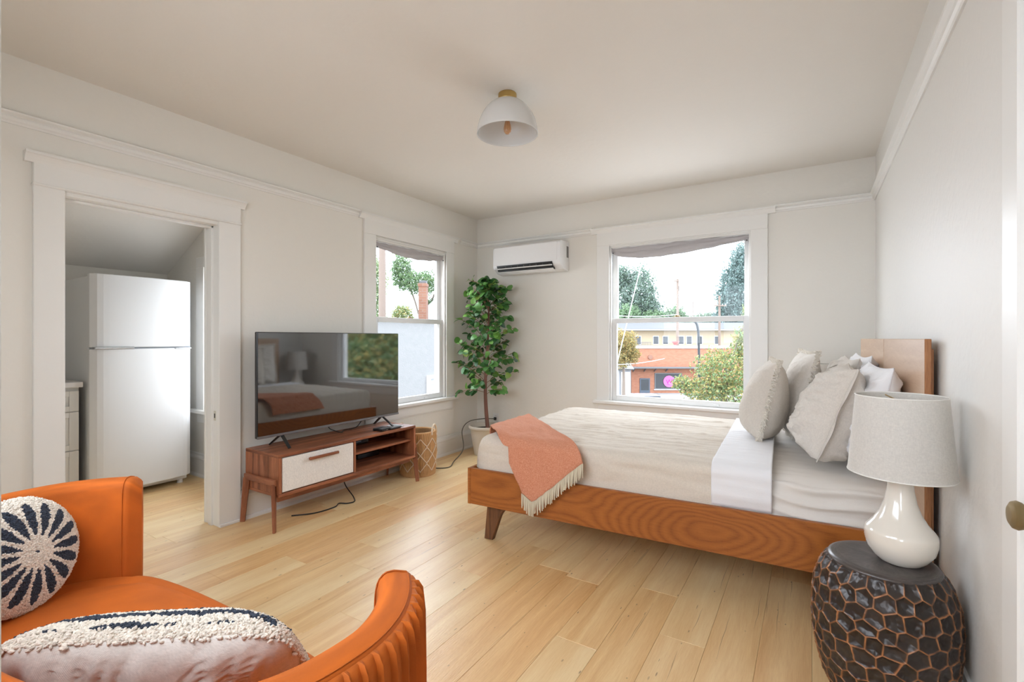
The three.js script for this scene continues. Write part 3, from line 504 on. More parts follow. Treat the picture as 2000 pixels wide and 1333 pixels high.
// ------------------------------------------------------------------ potted artificial tree
{
  const t = thing('potted_ficus', 'leafy green artificial tree in a cream pot in the corner', 'potted plant', 0.352, 0, 0.318), r = rng(23);
  put('pot', lathe([[0, 0.0], [0.122, 0], [0.128, 0.006], [0.150, 0.13], [0.164, 0.22], [0.168, 0.272], [0.184, 0.276], [0.190, 0.290], [0.188, 0.306], [0.180, 0.312], [0.168, 0.308], [0.160, 0.27], [0.150, 0.24], [0, 0.24]], 64), std({ color: lin(0.62, 0.55, 0.45), roughness: 0.6 }), t);
  put('soil', moved(new THREE.CylinderGeometry(0.155, 0.152, 0.02, 40), 0, 0.256, 0), std({ color: lin(0.07, 0.045, 0.03), roughness: 1, bumpMap: grainTex(77, 30, 30, 3, 0.1, 0.1), bumpScale: 0.01 }), t);
  const bark = std({ color: lin(0.26, 0.12, 0.085), roughness: 0.75, bumpMap: grainTex(6, 8, 30, 3, 0.1, 0.3), bumpScale: 0.002 });
  const twig = std({ color: lin(0.32, 0.20, 0.12), roughness: 0.8 });
  const trunk = (u) => V(-0.02 * Math.sin(u * 5) - 0.02 * u + 0.02, 0.25 + u * 1.58, 0.015 * Math.sin(u * 7));
  const stem = (n, dx, dz, u1, r0) => { const g = tube(Array.from({ length: 9 }, (_, i) => trunk(i / 8 * u1).add(V(dx * (1 - i / 8 * 0.3), 0, dz))), r0, 60, 8), p = g.attributes.position; for (let i = 0; i < p.count; i++) { const u = clamp((p.getY(i) - 0.25) / (1.58 * u1)), c = trunk(u * u1).add(V(dx * (1 - u * 0.3), 0, dz)), k = lerp(1, 0.32, u); p.setX(i, c.x + (p.getX(i) - c.x) * k); p.setZ(i, c.z + (p.getZ(i) - c.z) * k); } g.computeVertexNormals(); put(n, g, bark, t); };
  stem('trunk', 0.010, 0.006, 1.0, 0.017); stem('trunk', -0.020, -0.010, 0.62, 0.012);
  // round heart-shaped leaf, cupped
  const leaf = (() => { const g = sheet(4, 7, (u, v) => { const y = v, w = Math.sqrt(Math.max(0, Math.sin(Math.pow(v, 0.78) * Math.PI))) * 0.46 * (1 - 0.18 * v), x = (u - 0.5) * 2 * w; return [x, y * 0.98 - (Math.abs(u - 0.5) < 0.1 ? 0 : 0.02), 0.16 * x * x * 2 - 0.14 * y * y + 0.05 * Math.sin(y * 3)]; }); return g; })();
  const tones = [[0.045, 0.15, 0.03], [0.03, 0.11, 0.028], [0.085, 0.23, 0.045], [0.14, 0.30, 0.05], [0.028, 0.085, 0.05], [0.22, 0.34, 0.06]].map((c) => std({ color: lin(...c), roughness: 0.42, side: THREE.DoubleSide }));
  const leaves = []; const up = V(0, 1, 0);
  const addBranch = (u, az, len, rise, nL) => {
    const s = trunk(u), d = V(Math.cos(az), rise, Math.sin(az)).normalize(), e = s.clone().addScaledVector(d, len).add(V(0, 0.02, 0)), m = s.clone().lerp(e, 0.5).add(V(0, 0.03, 0));
    put('branch', tube([s, m, e], 0.0032, 14, 5), twig, t);
    const cv = new THREE.CatmullRomCurve3([s, m, e]);
    for (let i = 0; i < nL; i++) {
      const q = cv.getPoint(lerp(0.30, 1.0, i / (nL - 1)) - 0.03 * r()), sz = 0.058 + 0.026 * r();
      const dir = V(d.x * 0.6 + (r() - 0.5) * 1.8, -0.15 + (r() - 0.5) * 1.3, d.z * 0.6 + (r() - 0.5) * 1.8).normalize();
      const nrm = V(d.x * 0.5 + (r() - 0.5), 0.5 + 0.6 * r(), d.z * 0.5 + 0.4 + (r() - 0.5)).normalize();
      leaves.push({ q: q.clone().addScaledVector(dir, 0.012), dir, nrm, sz, k: r() < 0.12 ? 3 + Math.floor(r() * 3) : Math.floor(r() * 3.4) });
    }
  };
  for (let i = 0; i < 62; i++) {
    const u = lerp(0.24, 0.98, Math.pow(i / 61, 0.9)), az = i * 2.399 + r() * 0.6, span = 0.23 + 0.15 * Math.sin(clamp((u - 0.2) / 0.8) * Math.PI * 0.95 + 0.35) - 0.17 * sstep(0.72, 1, u);
    let len = span * (0.72 + 0.5 * r()); const cx = Math.cos(az), cz = Math.sin(az);
    if (cx < 0) len = Math.min(len, 0.27 / Math.max(0.25, -cx)); if (cz < 0) len = Math.min(len, 0.245 / Math.max(0.25, -cz));
    addBranch(u, az, len, 0.35 + 0.55 * r() - 0.5 * sstep(0.5, 0.2, u), 10 + Math.floor(r() * 4));
  }
  addBranch(0.93, Math.PI * 0.9, 0.24, 0.55, 9); addBranch(0.86, -0.5, 0.20, 0.9, 10);
  leaves.sort((a, b) => b.sz * (1 + b.q.z) - a.sz * (1 + a.q.z));
  const mtx = ({ q, dir, nrm, sz }) => { const y = dir.clone(), z = nrm.clone().addScaledVector(y, -nrm.dot(y)).normalize(), x = y.clone().cross(z); return new THREE.Matrix4().makeBasis(x, y, z).scale(V(sz, sz, sz)).setPosition(q); };
  const thickLeaf = thicken(leaf, 0.012), rest = [];
  leaves.forEach((l, i) => {
    if (l.q.x + t.position.x < 0.05) l.q.x = 0.05 - t.position.x; if (l.q.z + t.position.z < 0.05) l.q.z = 0.05 - t.position.z;
    if (i < 300) { const o = new THREE.Mesh(thickLeaf, tones[l.k]); o.name = 'leaf'; o.castShadow = o.receiveShadow = true; mtx(l).decompose(o.position, o.quaternion, o.scale); t.add(o); } else rest.push(l);
  });
  for (const k of [...new Set(rest.map((l) => l.k))]) { const f = put('small_leaves', mergeGeometries(rest.filter((l) => l.k === k).map((l) => leaf.clone().applyMatrix4(mtx(l)))), tones[k], t); f.userData.kind = 'stuff'; }
}

// ------------------------------------------------------------------ bed
const BED = { x: 1.493, z: 2.151, turn: 2.6 * RAD };
const bedThing = (name, label, cat, x, y, z, turn = 0, group) => { const c = Math.cos(BED.turn), s = Math.sin(BED.turn); return thing(name, label, cat, BED.x + x * c + z * s, y, BED.z - x * s + z * c, BED.turn + turn, group); };
const oakTex = cathedralWood([172, 102, 42], [104, 50, 14], 401, 2.2, 0.30), oak = std({ map: oakTex, roughness: 0.45 });
const oakPlain = std({ map: straightWood([196, 140, 92], [140, 88, 50], 411, 0.9, 0.35), roughness: 0.5 });
const panelWood = std({ map: straightWood([220, 192, 166], [192, 158, 130], 421, 0.8, 0.5, 512, 256, 0.6), roughness: 0.34 });
{
  const t = bedThing('platform_bed', 'low oak platform bed frame with angled legs and a panel headboard', 'bed', 0, 0, 0), bw = 1.55;
  put('side_rail', cbox(0.022, 2.13, 0.220, 0.437, -0.026, 0, 0.003, 'x', 0.2, 0.13), oak, t); put('side_rail', cbox(0.022, 2.13, 0.220, 0.437, -bw, -bw + 0.026, 0.003, 'x'), oak, t);
  put('foot_rail', cbox(0, 0.022, 0.218, 0.437, -bw, 0, 0.003, 'z'), oak, t);
  const hb = put('headboard', cbox(2.150, 2.166, 0.40, 1.228, -1.60, -0.748, 0.003, 'z'), panelWood, t); put('panel', cbox(2.150, 2.166, 0.40, 1.228, -0.742, 0.098, 0.003, 'z', 0.3), panelWood, hb);
  put('seam_strip', cbox(2.160, 2.168, 0.40, 1.22, -0.75, -0.74, 0), std({ color: lin(0.05, 0.035, 0.025), roughness: 0.7 }), hb);
  put('edge_strip', cbox(2.148, 2.168, 0.40, 1.228, 0.098, 0.106, 0.002, 'y'), oakPlain, hb);
  for (const z of [0.045, -1.56]) put('headboard_post', cbox(2.168, 2.178, 0, 1.19, z - 0.045, z + 0.045, 0.003, 'y'), oakPlain, t);
  for (const y of [0.24, 0.33, 0.40]) put('headboard_brace', cbox(2.130, 2.150, y - 0.03, y + 0.02, -1.58, 0.0, 0.002, 'z'), oakPlain, t);
  const legWood = std({ map: straightWood([128, 84, 52], [82, 50, 30], 431, 0.6, 0.2, 256, 128), roughness: 0.5 });
  for (const [x, s] of [[0.17, 1], [1.98, -1]]) for (const z of [-0.075, -bw + 0.075]) {
    // bracket shaped block running into a round tapering leg
    const sh = new THREE.Shape(); sh.moveTo(-0.055 * s, 0); sh.lineTo(0.12 * s, 0); sh.quadraticCurveTo(0.05 * s, -0.012, 0.020 * s, -0.075); sh.lineTo(-0.032 * s, -0.220); sh.lineTo(-0.078 * s, -0.220); sh.closePath();
    const g = new THREE.ExtrudeGeometry(sh, { depth: 0.026, bevelEnabled: true, bevelSize: 0.006, bevelThickness: 0.008, bevelSegments: 3, curveSegments: 8 }); put('leg', metricUV(moved(g, x, 0.2265, z - 0.013), 'y'), legWood, t);
  }
  for (let i = 0; i < 11; i++) { const x = 0.12 + i * 0.19; put('slat', cbox(x, x + 0.07, 0.262, 0.280, -bw + 0.03, -0.03, 0.002, 'z'), oakPlain, t); }
}
const weave = texture(256, 256, (u, v) => 255 * (0.5 + 0.22 * Math.sin(u * 6.283 * 64) * Math.sin(v * 6.283 * 64) + 0.5 * (fbm(u, v, 50, 50, 2, 3) - 0.5)), 0.16, 0.16, false);
const linenMap = texture(256, 256, (u, v) => { const n = 0.97 + 0.055 * (fbm(u, v, 120, 40, 2, 5) - 0.5) + 0.055 * (fbm(u, v, 40, 120, 2, 6) - 0.5); return [255 * n, 255 * n, 255 * n]; }, 0.25, 0.25);
const cloth = (r, g, b, extra = {}) => std({ color: lin(r, g, b), roughness: 0.92, bumpMap: weave, bumpScale: 0.0006, sheen: 0.25, sheenColor: lin(0.5, 0.5, 0.5), sheenRoughness: 0.6, ...extra });
const sheetCloth = cloth(0.78, 0.73, 0.67), whiteCloth = cloth(0.84, 0.83, 0.84), coverCloth = cloth(0.74, 0.655, 0.555, { map: linenMap }), linen = cloth(0.66, 0.59, 0.51, { map: linenMap }), linenLight = cloth(0.72, 0.66, 0.59, { map: linenMap });
// creases on bed linen: ridges that run across the top and slide along the sides
const creaseTop = (x, z) => 0.0075 * Math.pow(1 - Math.abs(n3(x * 1.1, z * 7.5, 1.7)), 7) + 0.0055 * Math.pow(1 - Math.abs(n3(x * 1.7 + 4, z * 13, 6.2)), 8) - 0.002 + 0.004 * n3(x * 1.4, z * 2.2, 4.4);
const creaseSide = (x, y) => 0.007 * Math.pow(1 - Math.abs(n3(x * 1.6 + y * 5, y * 13, 9.1)), 3) + 0.006 * n3(x * 3, y * 4, 3.3) - 0.003;
{
  const L = 2.07, Wd = 1.450, g = softBox(L, 0.318, Wd, 0.06, 130, 40, 70, (x, y, z, n) => {
    const head = sstep(0.25, 0.7, x); return n.y > 0.7 ? creaseTop(x, z) * 0.7 : n.z > 0.5 ? creaseSide(x, y) * 0.7 + head * 0.017 * Math.pow(0.5 + 0.5 * Math.sin(y * 105 + x * 9 + 2.5 * n3(x * 2, y * 3, 1)), 2.5) : 0.003 * n3(x * 3, y * 8, z * 3);
  });
  const t = bedThing('mattress', 'thick mattress in a cream fitted sheet on the bed frame', 'mattress', 0.065 + L / 2, 0.282, -0.046 - Wd / 2); put('fitted_sheet', g, sheetCloth, t, 0, 0.159, 0);
}
function wrap(x0, x1, yB, drop, t, foot, seg, crease = 1) {   // sheet folded over the mattress from near side to far side, and down the foot end if asked
  const top = 0.628, zN = -0.029, zFar = -1.52, r = 0.055;
  const path = []; const P = (y, z) => path.push([y, z]);
  for (let i = 0; i <= 12; i++) P(lerp(yB, top - r, i / 12), zN); for (let i = 1; i <= 6; i++) { const a = (i / 6) * Math.PI / 2; P(top - r + r * Math.sin(a), zN - r + r * Math.cos(a)); }
  for (let i = 1; i <= 110; i++) P(top, lerp(zN - r, zFar + r, i / 110)); for (let i = 1; i <= 6; i++) { const a = (i / 6) * Math.PI / 2; P(top - r + r * Math.cos(a), zFar + r - r * Math.sin(a)); }
  for (let i = 1; i <= 12; i++) P(lerp(top - r, yB, i / 12), zFar);
  const nv = path.length - 1;
  return thicken(sheet(seg, nv, (u, v) => {
    const [y, z] = path[Math.round(v * nv)]; let x = lerp(x0, x1, u), yy = y, zz = z;
    const side = y < top - r, onTop = y > top - 0.004;
    if (foot) {                                            // rounded foot end
      const k = clamp(1 - (x - x0) / foot); if (x < x0 + foot) { const a = clamp((x0 + foot - x) / foot); yy = lerp(yB, y, Math.sqrt(Math.max(0, 1 - a * a * a * a))); x = x0 + foot - foot * Math.pow(a, 0.8) * 1.0; const s2 = 1 - 0.055 * a * a; zz = (z + 0.773) * s2 - 0.773; }
    }
    const c = crease * sstep(0.43, 0.48, y) * (onTop ? creaseTop(x, z) : side ? creaseSide(x, y) : 0.006 * n3(x * 3, z * 4, y * 4));
    if (side) zz += (z > -0.5 ? 1 : -1) * c; else yy += c;
    return [x, yy + drop, zz];
  }, (u, v) => [lerp(x0, x1, u), v * 2.4]), t);
}
{
  const c = bedThing('coverlet', 'creased cream cotton coverlet over the lower part of the bed', 'coverlet', 0, 0, 0); put('cloth', wrap(0.026, 1.43, 0.424, 0.004, 0.005, 0.12, 150), coverCloth, c);
  const f = bedThing('top_sheet', 'smooth white sheet folded over in a band below the pillows', 'sheet', 0, 0, 0); put('cloth', wrap(1.388, 1.642, 0.426, 0.014, 0.008, 0, 40, 0.6), whiteCloth, f);
  f.children[0].geometry.translate(0, 0, 0); const p = f.children[0].geometry.attributes.position; for (let i = 0; i < p.count; i++) { if (p.getY(i) < 0.60) p.setZ(i, p.getZ(i) + (p.getZ(i) > -0.5 ? 0.013 : -0.013) * sstep(0.43, 0.50, p.getY(i))); else { const k = 1; p.setZ(i, -0.773 + (p.getZ(i) + 0.773) * 1.0175); } } f.children[0].geometry.computeVertexNormals();
}
// throw blanket over the near foot corner, with a knotted fringe
{
  const t = bedThing('throw_blanket', 'terracotta herringbone throw with cream fringe over the bed corner', 'blanket', 0, 0, 0);
  const Lp = new THREE.CatmullRomCurve3([V(-0.020, 0.50, -0.31), V(-0.018, 0.60, -0.285), V(0.02, 0.655, -0.235), V(0.09, 0.664, -0.145), V(0.19, 0.660, -0.035), V(0.243, 0.615, 0.012), V(0.300, 0.515, 0.022), V(0.355, 0.425, 0.030), V(0.400, 0.345, 0.034)]);
  const Rp = new THREE.CatmullRomCurve3([V(-0.020, 0.50, -0.86), V(-0.018, 0.60, -0.80), V(0.03, 0.655, -0.745), V(0.20, 0.670, -0.55), V(0.45, 0.670, -0.27), V(0.63, 0.664, -0.075), V(0.705, 0.645, -0.012), V(0.742, 0.605, 0.018), V(0.762, 0.560, 0.026)]);
  const at = (a, b) => { const l = Lp.getPointAt(b), r = Rp.getPointAt(b), p = l.lerp(r, a); const w = sstep(0.5, 1, b); p.y -= 0.085 * w * Math.min(a / 0.18, (1 - a) / 0.82); if (p.x > 0.01) { const q = (p.z + 0.055) / 0.078, lo = q <= 0 ? 0.657 : q < 1 ? 0.657 - 0.07 * (1 - Math.sqrt(1 - q * q)) : 0.3, d = p.y - lo; p.y = 0.5 * (p.y + lo + Math.sqrt(d * d + 0.0003)); const zl = sstep(0.64, 0.58, p.y) * 0.060 - 0.040, e = p.z - zl; if (p.y < 0.645) p.z = 0.5 * (p.z + zl + Math.sqrt(e * e + 0.0001)); } p.y += 0.006 * Math.abs(n3(a * 4, b * 5, 3)); p.z += 0.006 * n3(a * 6, b * 5, 7) * sstep(0.6, 1, b); return p; };
  const herring = texture(256, 256, (u, v) => { const k = Math.floor(u * 16), zig = ((v * 48 + (k % 2 ? 1 : -1) * u * 16 * 3) % 1 + 1) % 1, n = fbm(u, v, 80, 80, 2, 12), w = clamp(0.35 + (zig < 0.5 ? 0.22 : 0) + (n - 0.5) * 0.9); return mixc([186, 104, 72], [236, 184, 154], w); }, 0.14, 0.14);
  const g = clothUV(sheet(48, 60, at));
  put('cloth', thicken(g, -0.007), std({ map: herring, roughness: 0.95, sheen: 0.4, sheenColor: lin(0.7, 0.45, 0.35), sheenRoughness: 0.5, bumpMap: weave, bumpScale: 0.0012 }), t);
  const cream = cloth(0.72, 0.64, 0.48), r = rng(31);
  for (let i = 0; i < 62; i++) {
    const a = i / 61, p = at(a, 1).add(V(0, 0, 0.006)), len = 0.058 + 0.022 * r(), sx = (r() - 0.5) * 0.012, q = p.clone().add(V(sx * 0.5, -len * 0.5, 0.004)), e = p.clone().add(V(sx, -len, 0.002 + 0.004 * r()));
    put('tassel', tube([p.clone().add(V(0, 0.006, 0)), p, q, e], 0.0033, 8, 5), cream, t);
  }
}

// ------------------------------------------------------------------ pillows
function pillowGeo(w, h, T, s, o = {}) {
  const N = 64, M2 = N + 1, pos = [], idx = [], uv = [];
  const pinch = o.pinch ?? 0.06, crease = o.crease ?? 0.006, e = o.e ?? 0.5;
  const P = (i, j, side) => {
    const u = (i / N) * 2 - 1, v = (j / N) * 2 - 1, uu = Math.sin(u * Math.PI / 2), vv = Math.sin(v * Math.PI / 2);
    const x = (w / 2) * uu * (1 - pinch * (1 - vv * vv) * uu * uu), y = (h / 2) * vv * (1 - pinch * (1 - uu * uu) * vv * vv);
    const dome = Math.pow(Math.max(0, 1 - uu * uu), e) * Math.pow(Math.max(0, 1 - vv * vv), e), edge = Math.max(Math.abs(uu), Math.abs(vv));
    const sag = 1 + 0.25 * (-vv) * (1 - uu * uu), wr = crease * (1.7 * Math.pow(1 - Math.abs(n3(x * 4 + y * 5 + s, y * 11 - x * 3, side * 3 + s)), 4) * (0.35 + 0.65 * sstep(0.1, 0.7, edge)) * (1 - Math.pow(edge, 10)) + 0.9 * n3(x * 7, y * 7, s + side) + 0.35 * n3(x * 22, y * 22, s));
    const sq = vv < 0 ? Math.pow(-vv, 3) : 0; return [x * (1 - 0.16 * sq * uu * uu), Math.max(y, -h * 0.5 + 0.045 * h * Math.pow(Math.abs(uu), 2)), side * (T / 2 * (dome + 0.22 * sq * (1 - Math.pow(Math.abs(uu), 3)) * (1 - Math.pow(-Math.min(0, vv), 12))) * sag + wr * Math.min(1, dome * 3))];
  };
  for (const side of [1, -1]) for (let j = 0; j <= N; j++) for (let i = 0; i <= N; i++) { pos.push(...P(i, j, side)); uv.push((i / N) * w, (j / N) * h); }
  for (let q = 0; q < 2; q++) for (let j = 0; j < N; j++) for (let i = 0; i < N; i++) { const a = q * M2 * M2 + j * M2 + i, b = a + 1, c = a + M2, d = c + 1; q ? idx.push(a, d, b, a, c, d) : idx.push(a, b, d, a, d, c); }
  let g = new THREE.BufferGeometry(); g.setAttribute('position', new THREE.Float32BufferAttribute(pos, 3)); g.setAttribute('uv', new THREE.Float32BufferAttribute(uv, 2)); g.setIndex(idx); g = mergeVertices(g, 1e-5); g.computeVertexNormals(); return g;
}
function bedPillow(name, label, x, z, turn, lean, w, h, T, s, m, o = {}) {   // x, z: foot of the pillow on the bed, facing the foot end
  const t = bedThing(name, label, 'pillow', x, o.base ?? 0.652, z, -Math.PI / 2 + turn, o.group), g = pillowGeo(w, h, T, s, o);
  const c = put('cover', g, m, t); c.rotation.x = -lean; c.rotation.z = o.roll ?? 0; c.position.set(0, h / 2 * Math.cos(lean) - 0.012, -h / 2 * Math.sin(lean));
  const edge = []; for (let i = 0; i <= 160; i++) { const k = i / 160 * 4, f = Math.floor(k) % 4, q = (k % 1) * 2 - 1, [u, v] = [[q, -1], [1, q], [-q, 1], [-1, -q]][f], uu = Math.sin(u * Math.PI / 2), vv = Math.sin(v * Math.PI / 2), pinch = o.pinch ?? 0.06; const sq = vv < 0 ? Math.pow(-vv, 3) : 0; edge.push(V((w / 2) * uu * (1 - pinch * (1 - vv * vv) * uu * uu) * (1 - 0.16 * sq * uu * uu), Math.max((h / 2) * vv * (1 - pinch * (1 - uu * uu) * vv * vv), -h * 0.5 + 0.045 * h * uu * uu), 0)); }
  if (o.fringe) {
    const r = rng(s * 7 + 1), parts = [];
    for (let i = 0; i < 2400; i++) { const p = edge[Math.floor(r() * 160)], n = V(p.x, p.y, 0).normalize(), q = p.clone().add(V((r() - 0.5) * 0.008, (r() - 0.5) * 0.008, (r() - 0.5) * 0.014)), e2 = q.clone().addScaledVector(n, 0.004 + 0.020 * r()).add(V((r() - 0.5) * 0.022, -0.008 * r(), (r() - 0.5) * 0.030)); parts.push(bar(q, e2, 0.0038, 0.0038, 0.5, 0)); }
    const f = put('fringe', merged(parts), cloth(0.84, 0.78, 0.69), c); f.userData.kind = 'stuff';
  } else { edge.pop(); put('seam', tube(edge, 0.0028, 240, 5, true), m, c); }
  if (o.flange) put('flange', thicken(sheet(30, 2, (u, v) => { const y = lerp(-h / 2, h / 2, u); return [w / 2 * (1 - 0.06 * (1 - (2 * u - 1) ** 2)) - 0.004 - 0.03 * sstep(0.3, 0, u) + 0.026 * v, y * (1 - 0.06 * sstep(0.3, 0, u)), 0.007 * n3(u * 2.5, v * 0.5, 2) * (0.4 + v)]; }, (u, v) => [u * h, v * 0.03]), 0.003), m, c);
  return t;
}
bedPillow('throw_pillow', 'square linen pillow with a shaggy fringed edge, nearest the window', 1.545, -0.84, 0.10, 0.22, 0.46, 0.47, 0.25, 3, linen, { fringe: true, crease: 0.003, e: 0.55, group: 'fringed linen pillows' });
bedPillow('throw_pillow', 'linen pillow hidden behind the fringed pillow, only its corner showing', 1.715, -1.06, 0.14, 0.22, 0.50, 0.52, 0.20, 8, linenLight, { fringe: true, crease: 0.004, e: 0.55, group: 'fringed linen pillows' });
bedPillow('linen_sham', 'large rumpled linen pillow with an open flange, beside the lamp shade', 1.830, -0.50, -0.04, 0.34, 0.62, 0.48, 0.30, 14, linenLight, { flange: true, crease: 0.014, pinch: 0.09, e: 0.52 });
bedPillow('linen_sham', 'rumpled linen pillow with a peaked corner behind the large linen pillow', 1.905, -1.13, 0.02, 0.30, 0.60, 0.50, 0.22, 19, linenLight, { crease: 0.012, pinch: 0.09, e: 0.5 });
bedPillow('bed_pillow', 'plump white pillow half hidden behind the bedside lamp shade', 2.015, -0.44, 0, 0.16, 0.68, 0.47, 0.20, 24, whiteCloth, { crease: 0.008, pinch: 0.07 });
bedPillow('bed_pillow', 'plump white pillow with a raised corner in front of the headboard seam', 2.030, -1.14, 0, 0.16, 0.66, 0.50, 0.18, 29, whiteCloth, { crease: 0.010, pinch: 0.08 });

// ------------------------------------------------------------------ hammered drum side tables
function drumTable(label, x, z) {
  const R = (s) => { const pts = [[0, 0.120], [0.08, 0.140], [0.2, 0.166], [0.4, 0.190], [0.6, 0.197], [0.78, 0.192], [0.9, 0.176], [0.97, 0.158], [1, 0.146]]; for (let i = 0; i + 1 < pts.length; i++) if (s <= pts[i + 1][0]) { const t = (s - pts[i][0]) / (pts[i + 1][0] - pts[i][0]), a = pts[Math.max(0, i - 1)][1], b = pts[i][1], c = pts[i + 1][1], d = pts[Math.min(pts.length - 1, i + 2)][1]; return 0.5 * ((2 * b) + (c - a) * t + (2 * a - 5 * b + 4 * c - d) * t * t + (3 * b - a - 3 * c + d) * t * t * t); } return 0.146; };
  const Hh = 0.5, rows = 11, cols = 24, seeds = [], r = rng(91);
  for (let j = -1; j <= rows; j++) for (let i = 0; i < cols; i++) seeds.push([((i + (j % 2 ? 0.5 : 0) + (r() - 0.5) * 0.42) / cols) * 6.2832, (j + 0.5 + (r() - 0.5) * 0.42) / rows, 0.75 + 0.5 * r(), r()]);
  const nu = 700, nv = 340, pos = [], col = [], idx = [];
  for (let j = 0; j <= nv; j++) {
    const s = j / nv * 0.985, base = R(s);
    for (let i = 0; i < nu; i++) {
      const a = (i / nu) * 6.2832; let f1 = 9, f2 = 9, best = null;
      const jr = Math.floor(s * rows);
      for (let jj = Math.max(-1, jr - 2); jj <= Math.min(rows, jr + 2); jj++) { const ic = Math.round(a / 6.2832 * cols); for (let k = -2; k <= 2; k++) { const sd = seeds[(jj + 1) * cols + (((ic + k) % cols) + cols) % cols]; let da = a - sd[0]; da -= Math.round(da / 6.2832) * 6.2832; const d = Math.hypot(da * 0.185, (s - sd[1]) * Hh * 1.02); if (d < f1) { f2 = f1; f1 = d; best = sd; } else if (d < f2) f2 = d; } }
      const e = (f2 - f1) / 0.045, dish = clamp(e * 1.5), fade = sstep(1.0, 0.955, s), ridge = 1 - sstep(0.02, 0.14, e);
      const rr = base + fade * (0.006 - 0.0105 * Math.sqrt(dish) * best[2]) + 0.0012 * n3(Math.cos(a) * 9, s * 24, Math.sin(a) * 9);
      pos.push(rr * Math.cos(a), s * Hh, rr * Math.sin(a));
      const wear = ridge * fade * clamp(0.75 + 0.5 * n3(Math.cos(a) * 6, s * 9, Math.sin(a) * 6)), tone = 0.75 + 0.5 * best[3];
      col.push(lerp(0.030 * tone, 0.46, wear), lerp(0.022 * tone, 0.19, wear), lerp(0.019 * tone, 0.07, wear));
    }
  }
  for (let j = 0; j < nv; j++) for (let i = 0; i < nu; i++) { const a = j * nu + i, b = j * nu + (i + 1) % nu, c = a + nu, d = b + nu; idx.push(a, d, b, a, c, d); }
  const g = new THREE.BufferGeometry(); g.setAttribute('position', new THREE.Float32BufferAttribute(pos, 3)); g.setAttribute('color', new THREE.Float32BufferAttribute(col, 3)); g.setIndex(idx); g.computeVertexNormals();
  const t = thing('drum_side_table', label, 'side table', x, 0, z, 0.6, 'hammered drum side tables');
  put('hammered_drum', g, std({ vertexColors: true, roughness: 0.34, metalness: 0.25, clearcoat: 0.25, clearcoatRoughness: 0.3 }), t);
  const topTex = texture(512, 512, (u, v) => { const n = fbm(u, v, 6, 6, 4, 61), f = fbm(u, v, 60, 20, 2, 62); return mixc([58, 52, 50], [110, 102, 98], clamp(n * 0.9 + (f - 0.5) * 0.5)); }, 0.4, 0.4);
  const top = put('top', lathe([[0, 0.502], [0.120, 0.502], [0.140, 0.5012], [0.150, 0.4975], [0.1535, 0.491], [0.151, 0.485], [0, 0.480]], 80), std({ map: topTex, roughness: 0.28, metalness: 0.2 }), t); top.userData.label = 'smooth dark grey top';
  return t;
}
const drum = drumTable('hammered black and copper drum table below the near lamp', 3.482, 2.507);
function copyOf(o, label, x, y, z) { const c = o.clone(); c.name = numbered(o.name.replace(/_\d{3}$/, '')); c.userData = { ...o.userData, label }; c.position.set(x, y, z); scene.add(c); return c; }
copyOf(drum, 'hammered drum table on the window side, behind the bed', 3.40, 0, 0.285);

function tableLamp(label, x, y, z) {
  const t = thing('table_lamp', label, 'lamp', x, y, z, 0, 'white ceramic table lamps');
  put('base', lathe([[0, 0], [0.056, 0], [0.060, 0.003], [0.075, 0.018], [0.090, 0.042], [0.0965, 0.070], [0.0965, 0.092], [0.093, 0.102], [0.088, 0.108], [0.072, 0.128], [0.055, 0.158], [0.043, 0.195], [0.036, 0.235], [0.033, 0.275], [0.032, 0.300], [0, 0.300]], 72), std({ color: lin(0.80, 0.74, 0.65), roughness: 0.14, clearcoat: 0.8, clearcoatRoughness: 0.06 }), t);
  put('socket', lathe([[0, 0.298], [0.016, 0.298], [0.018, 0.335], [0.012, 0.365], [0, 0.365]], 24), M.brass, t);
  put('bulb', lathe([[0, 0.362], [0.013, 0.364], [0.016, 0.385], [0.030, 0.420], [0.028, 0.448], [0.015, 0.464], [0, 0.467]], 24), std({ color: lin(0.85, 0.85, 0.83), roughness: 0.3 }), t);
  const sh = put('shade', lathe([[0.1425, 0.285], [0.121, 0.540], [0.1195, 0.540], [0.141, 0.285], [0.1425, 0.285]], 96), std({ color: lin(0.80, 0.76, 0.70), roughness: 0.9, transmission: 0.25, thickness: 0, map: linenMap, bumpMap: weave, bumpScale: 0.0005 }), t);
  for (const [rr, yy] of [[0.1422, 0.286], [0.1208, 0.539]]) put('rim', moved(new THREE.TorusGeometry(rr, 0.0022, 8, 96), 0, yy, 0, Math.PI / 2), std({ color: lin(0.80, 0.77, 0.72), roughness: 0.8 }), sh);
  const sp = []; for (let i = 0; i < 3; i++) { const a = i * 2.0944 + 0.3; sp.push(bar(V(0, 0.520, 0), V(0.120 * Math.cos(a), 0.530, 0.120 * Math.sin(a)), 0.003, 0.003, 1, 0)); } sp.push(bar(V(0.034, 0.33, 0), V(0.03, 0.5, 0), 0.003, 0.003, 1, 0), bar(V(-0.034, 0.33, 0), V(-0.03, 0.5, 0), 0.003, 0.003, 1, 0), bar(V(0.03, 0.5, 0), V(0, 0.52, 0), 0.003, 0.003, 1, 0), bar(V(-0.03, 0.5, 0), V(0, 0.52, 0), 0.003, 0.003, 1, 0), bar(V(-0.034, 0.33, 0), V(0.034, 0.33, 0), 0.003, 0.003, 1, 0));
  put('shade_harp', merged(sp), M.brass, t);
  return t;
}
const lamp = tableLamp('white ceramic table lamp on the near hammered drum table', 3.530, 0.5025, 2.500);
copyOf(lamp, 'white table lamp on the window side, its shade showing behind the pillows', 3.385, 0.5025, 0.30);

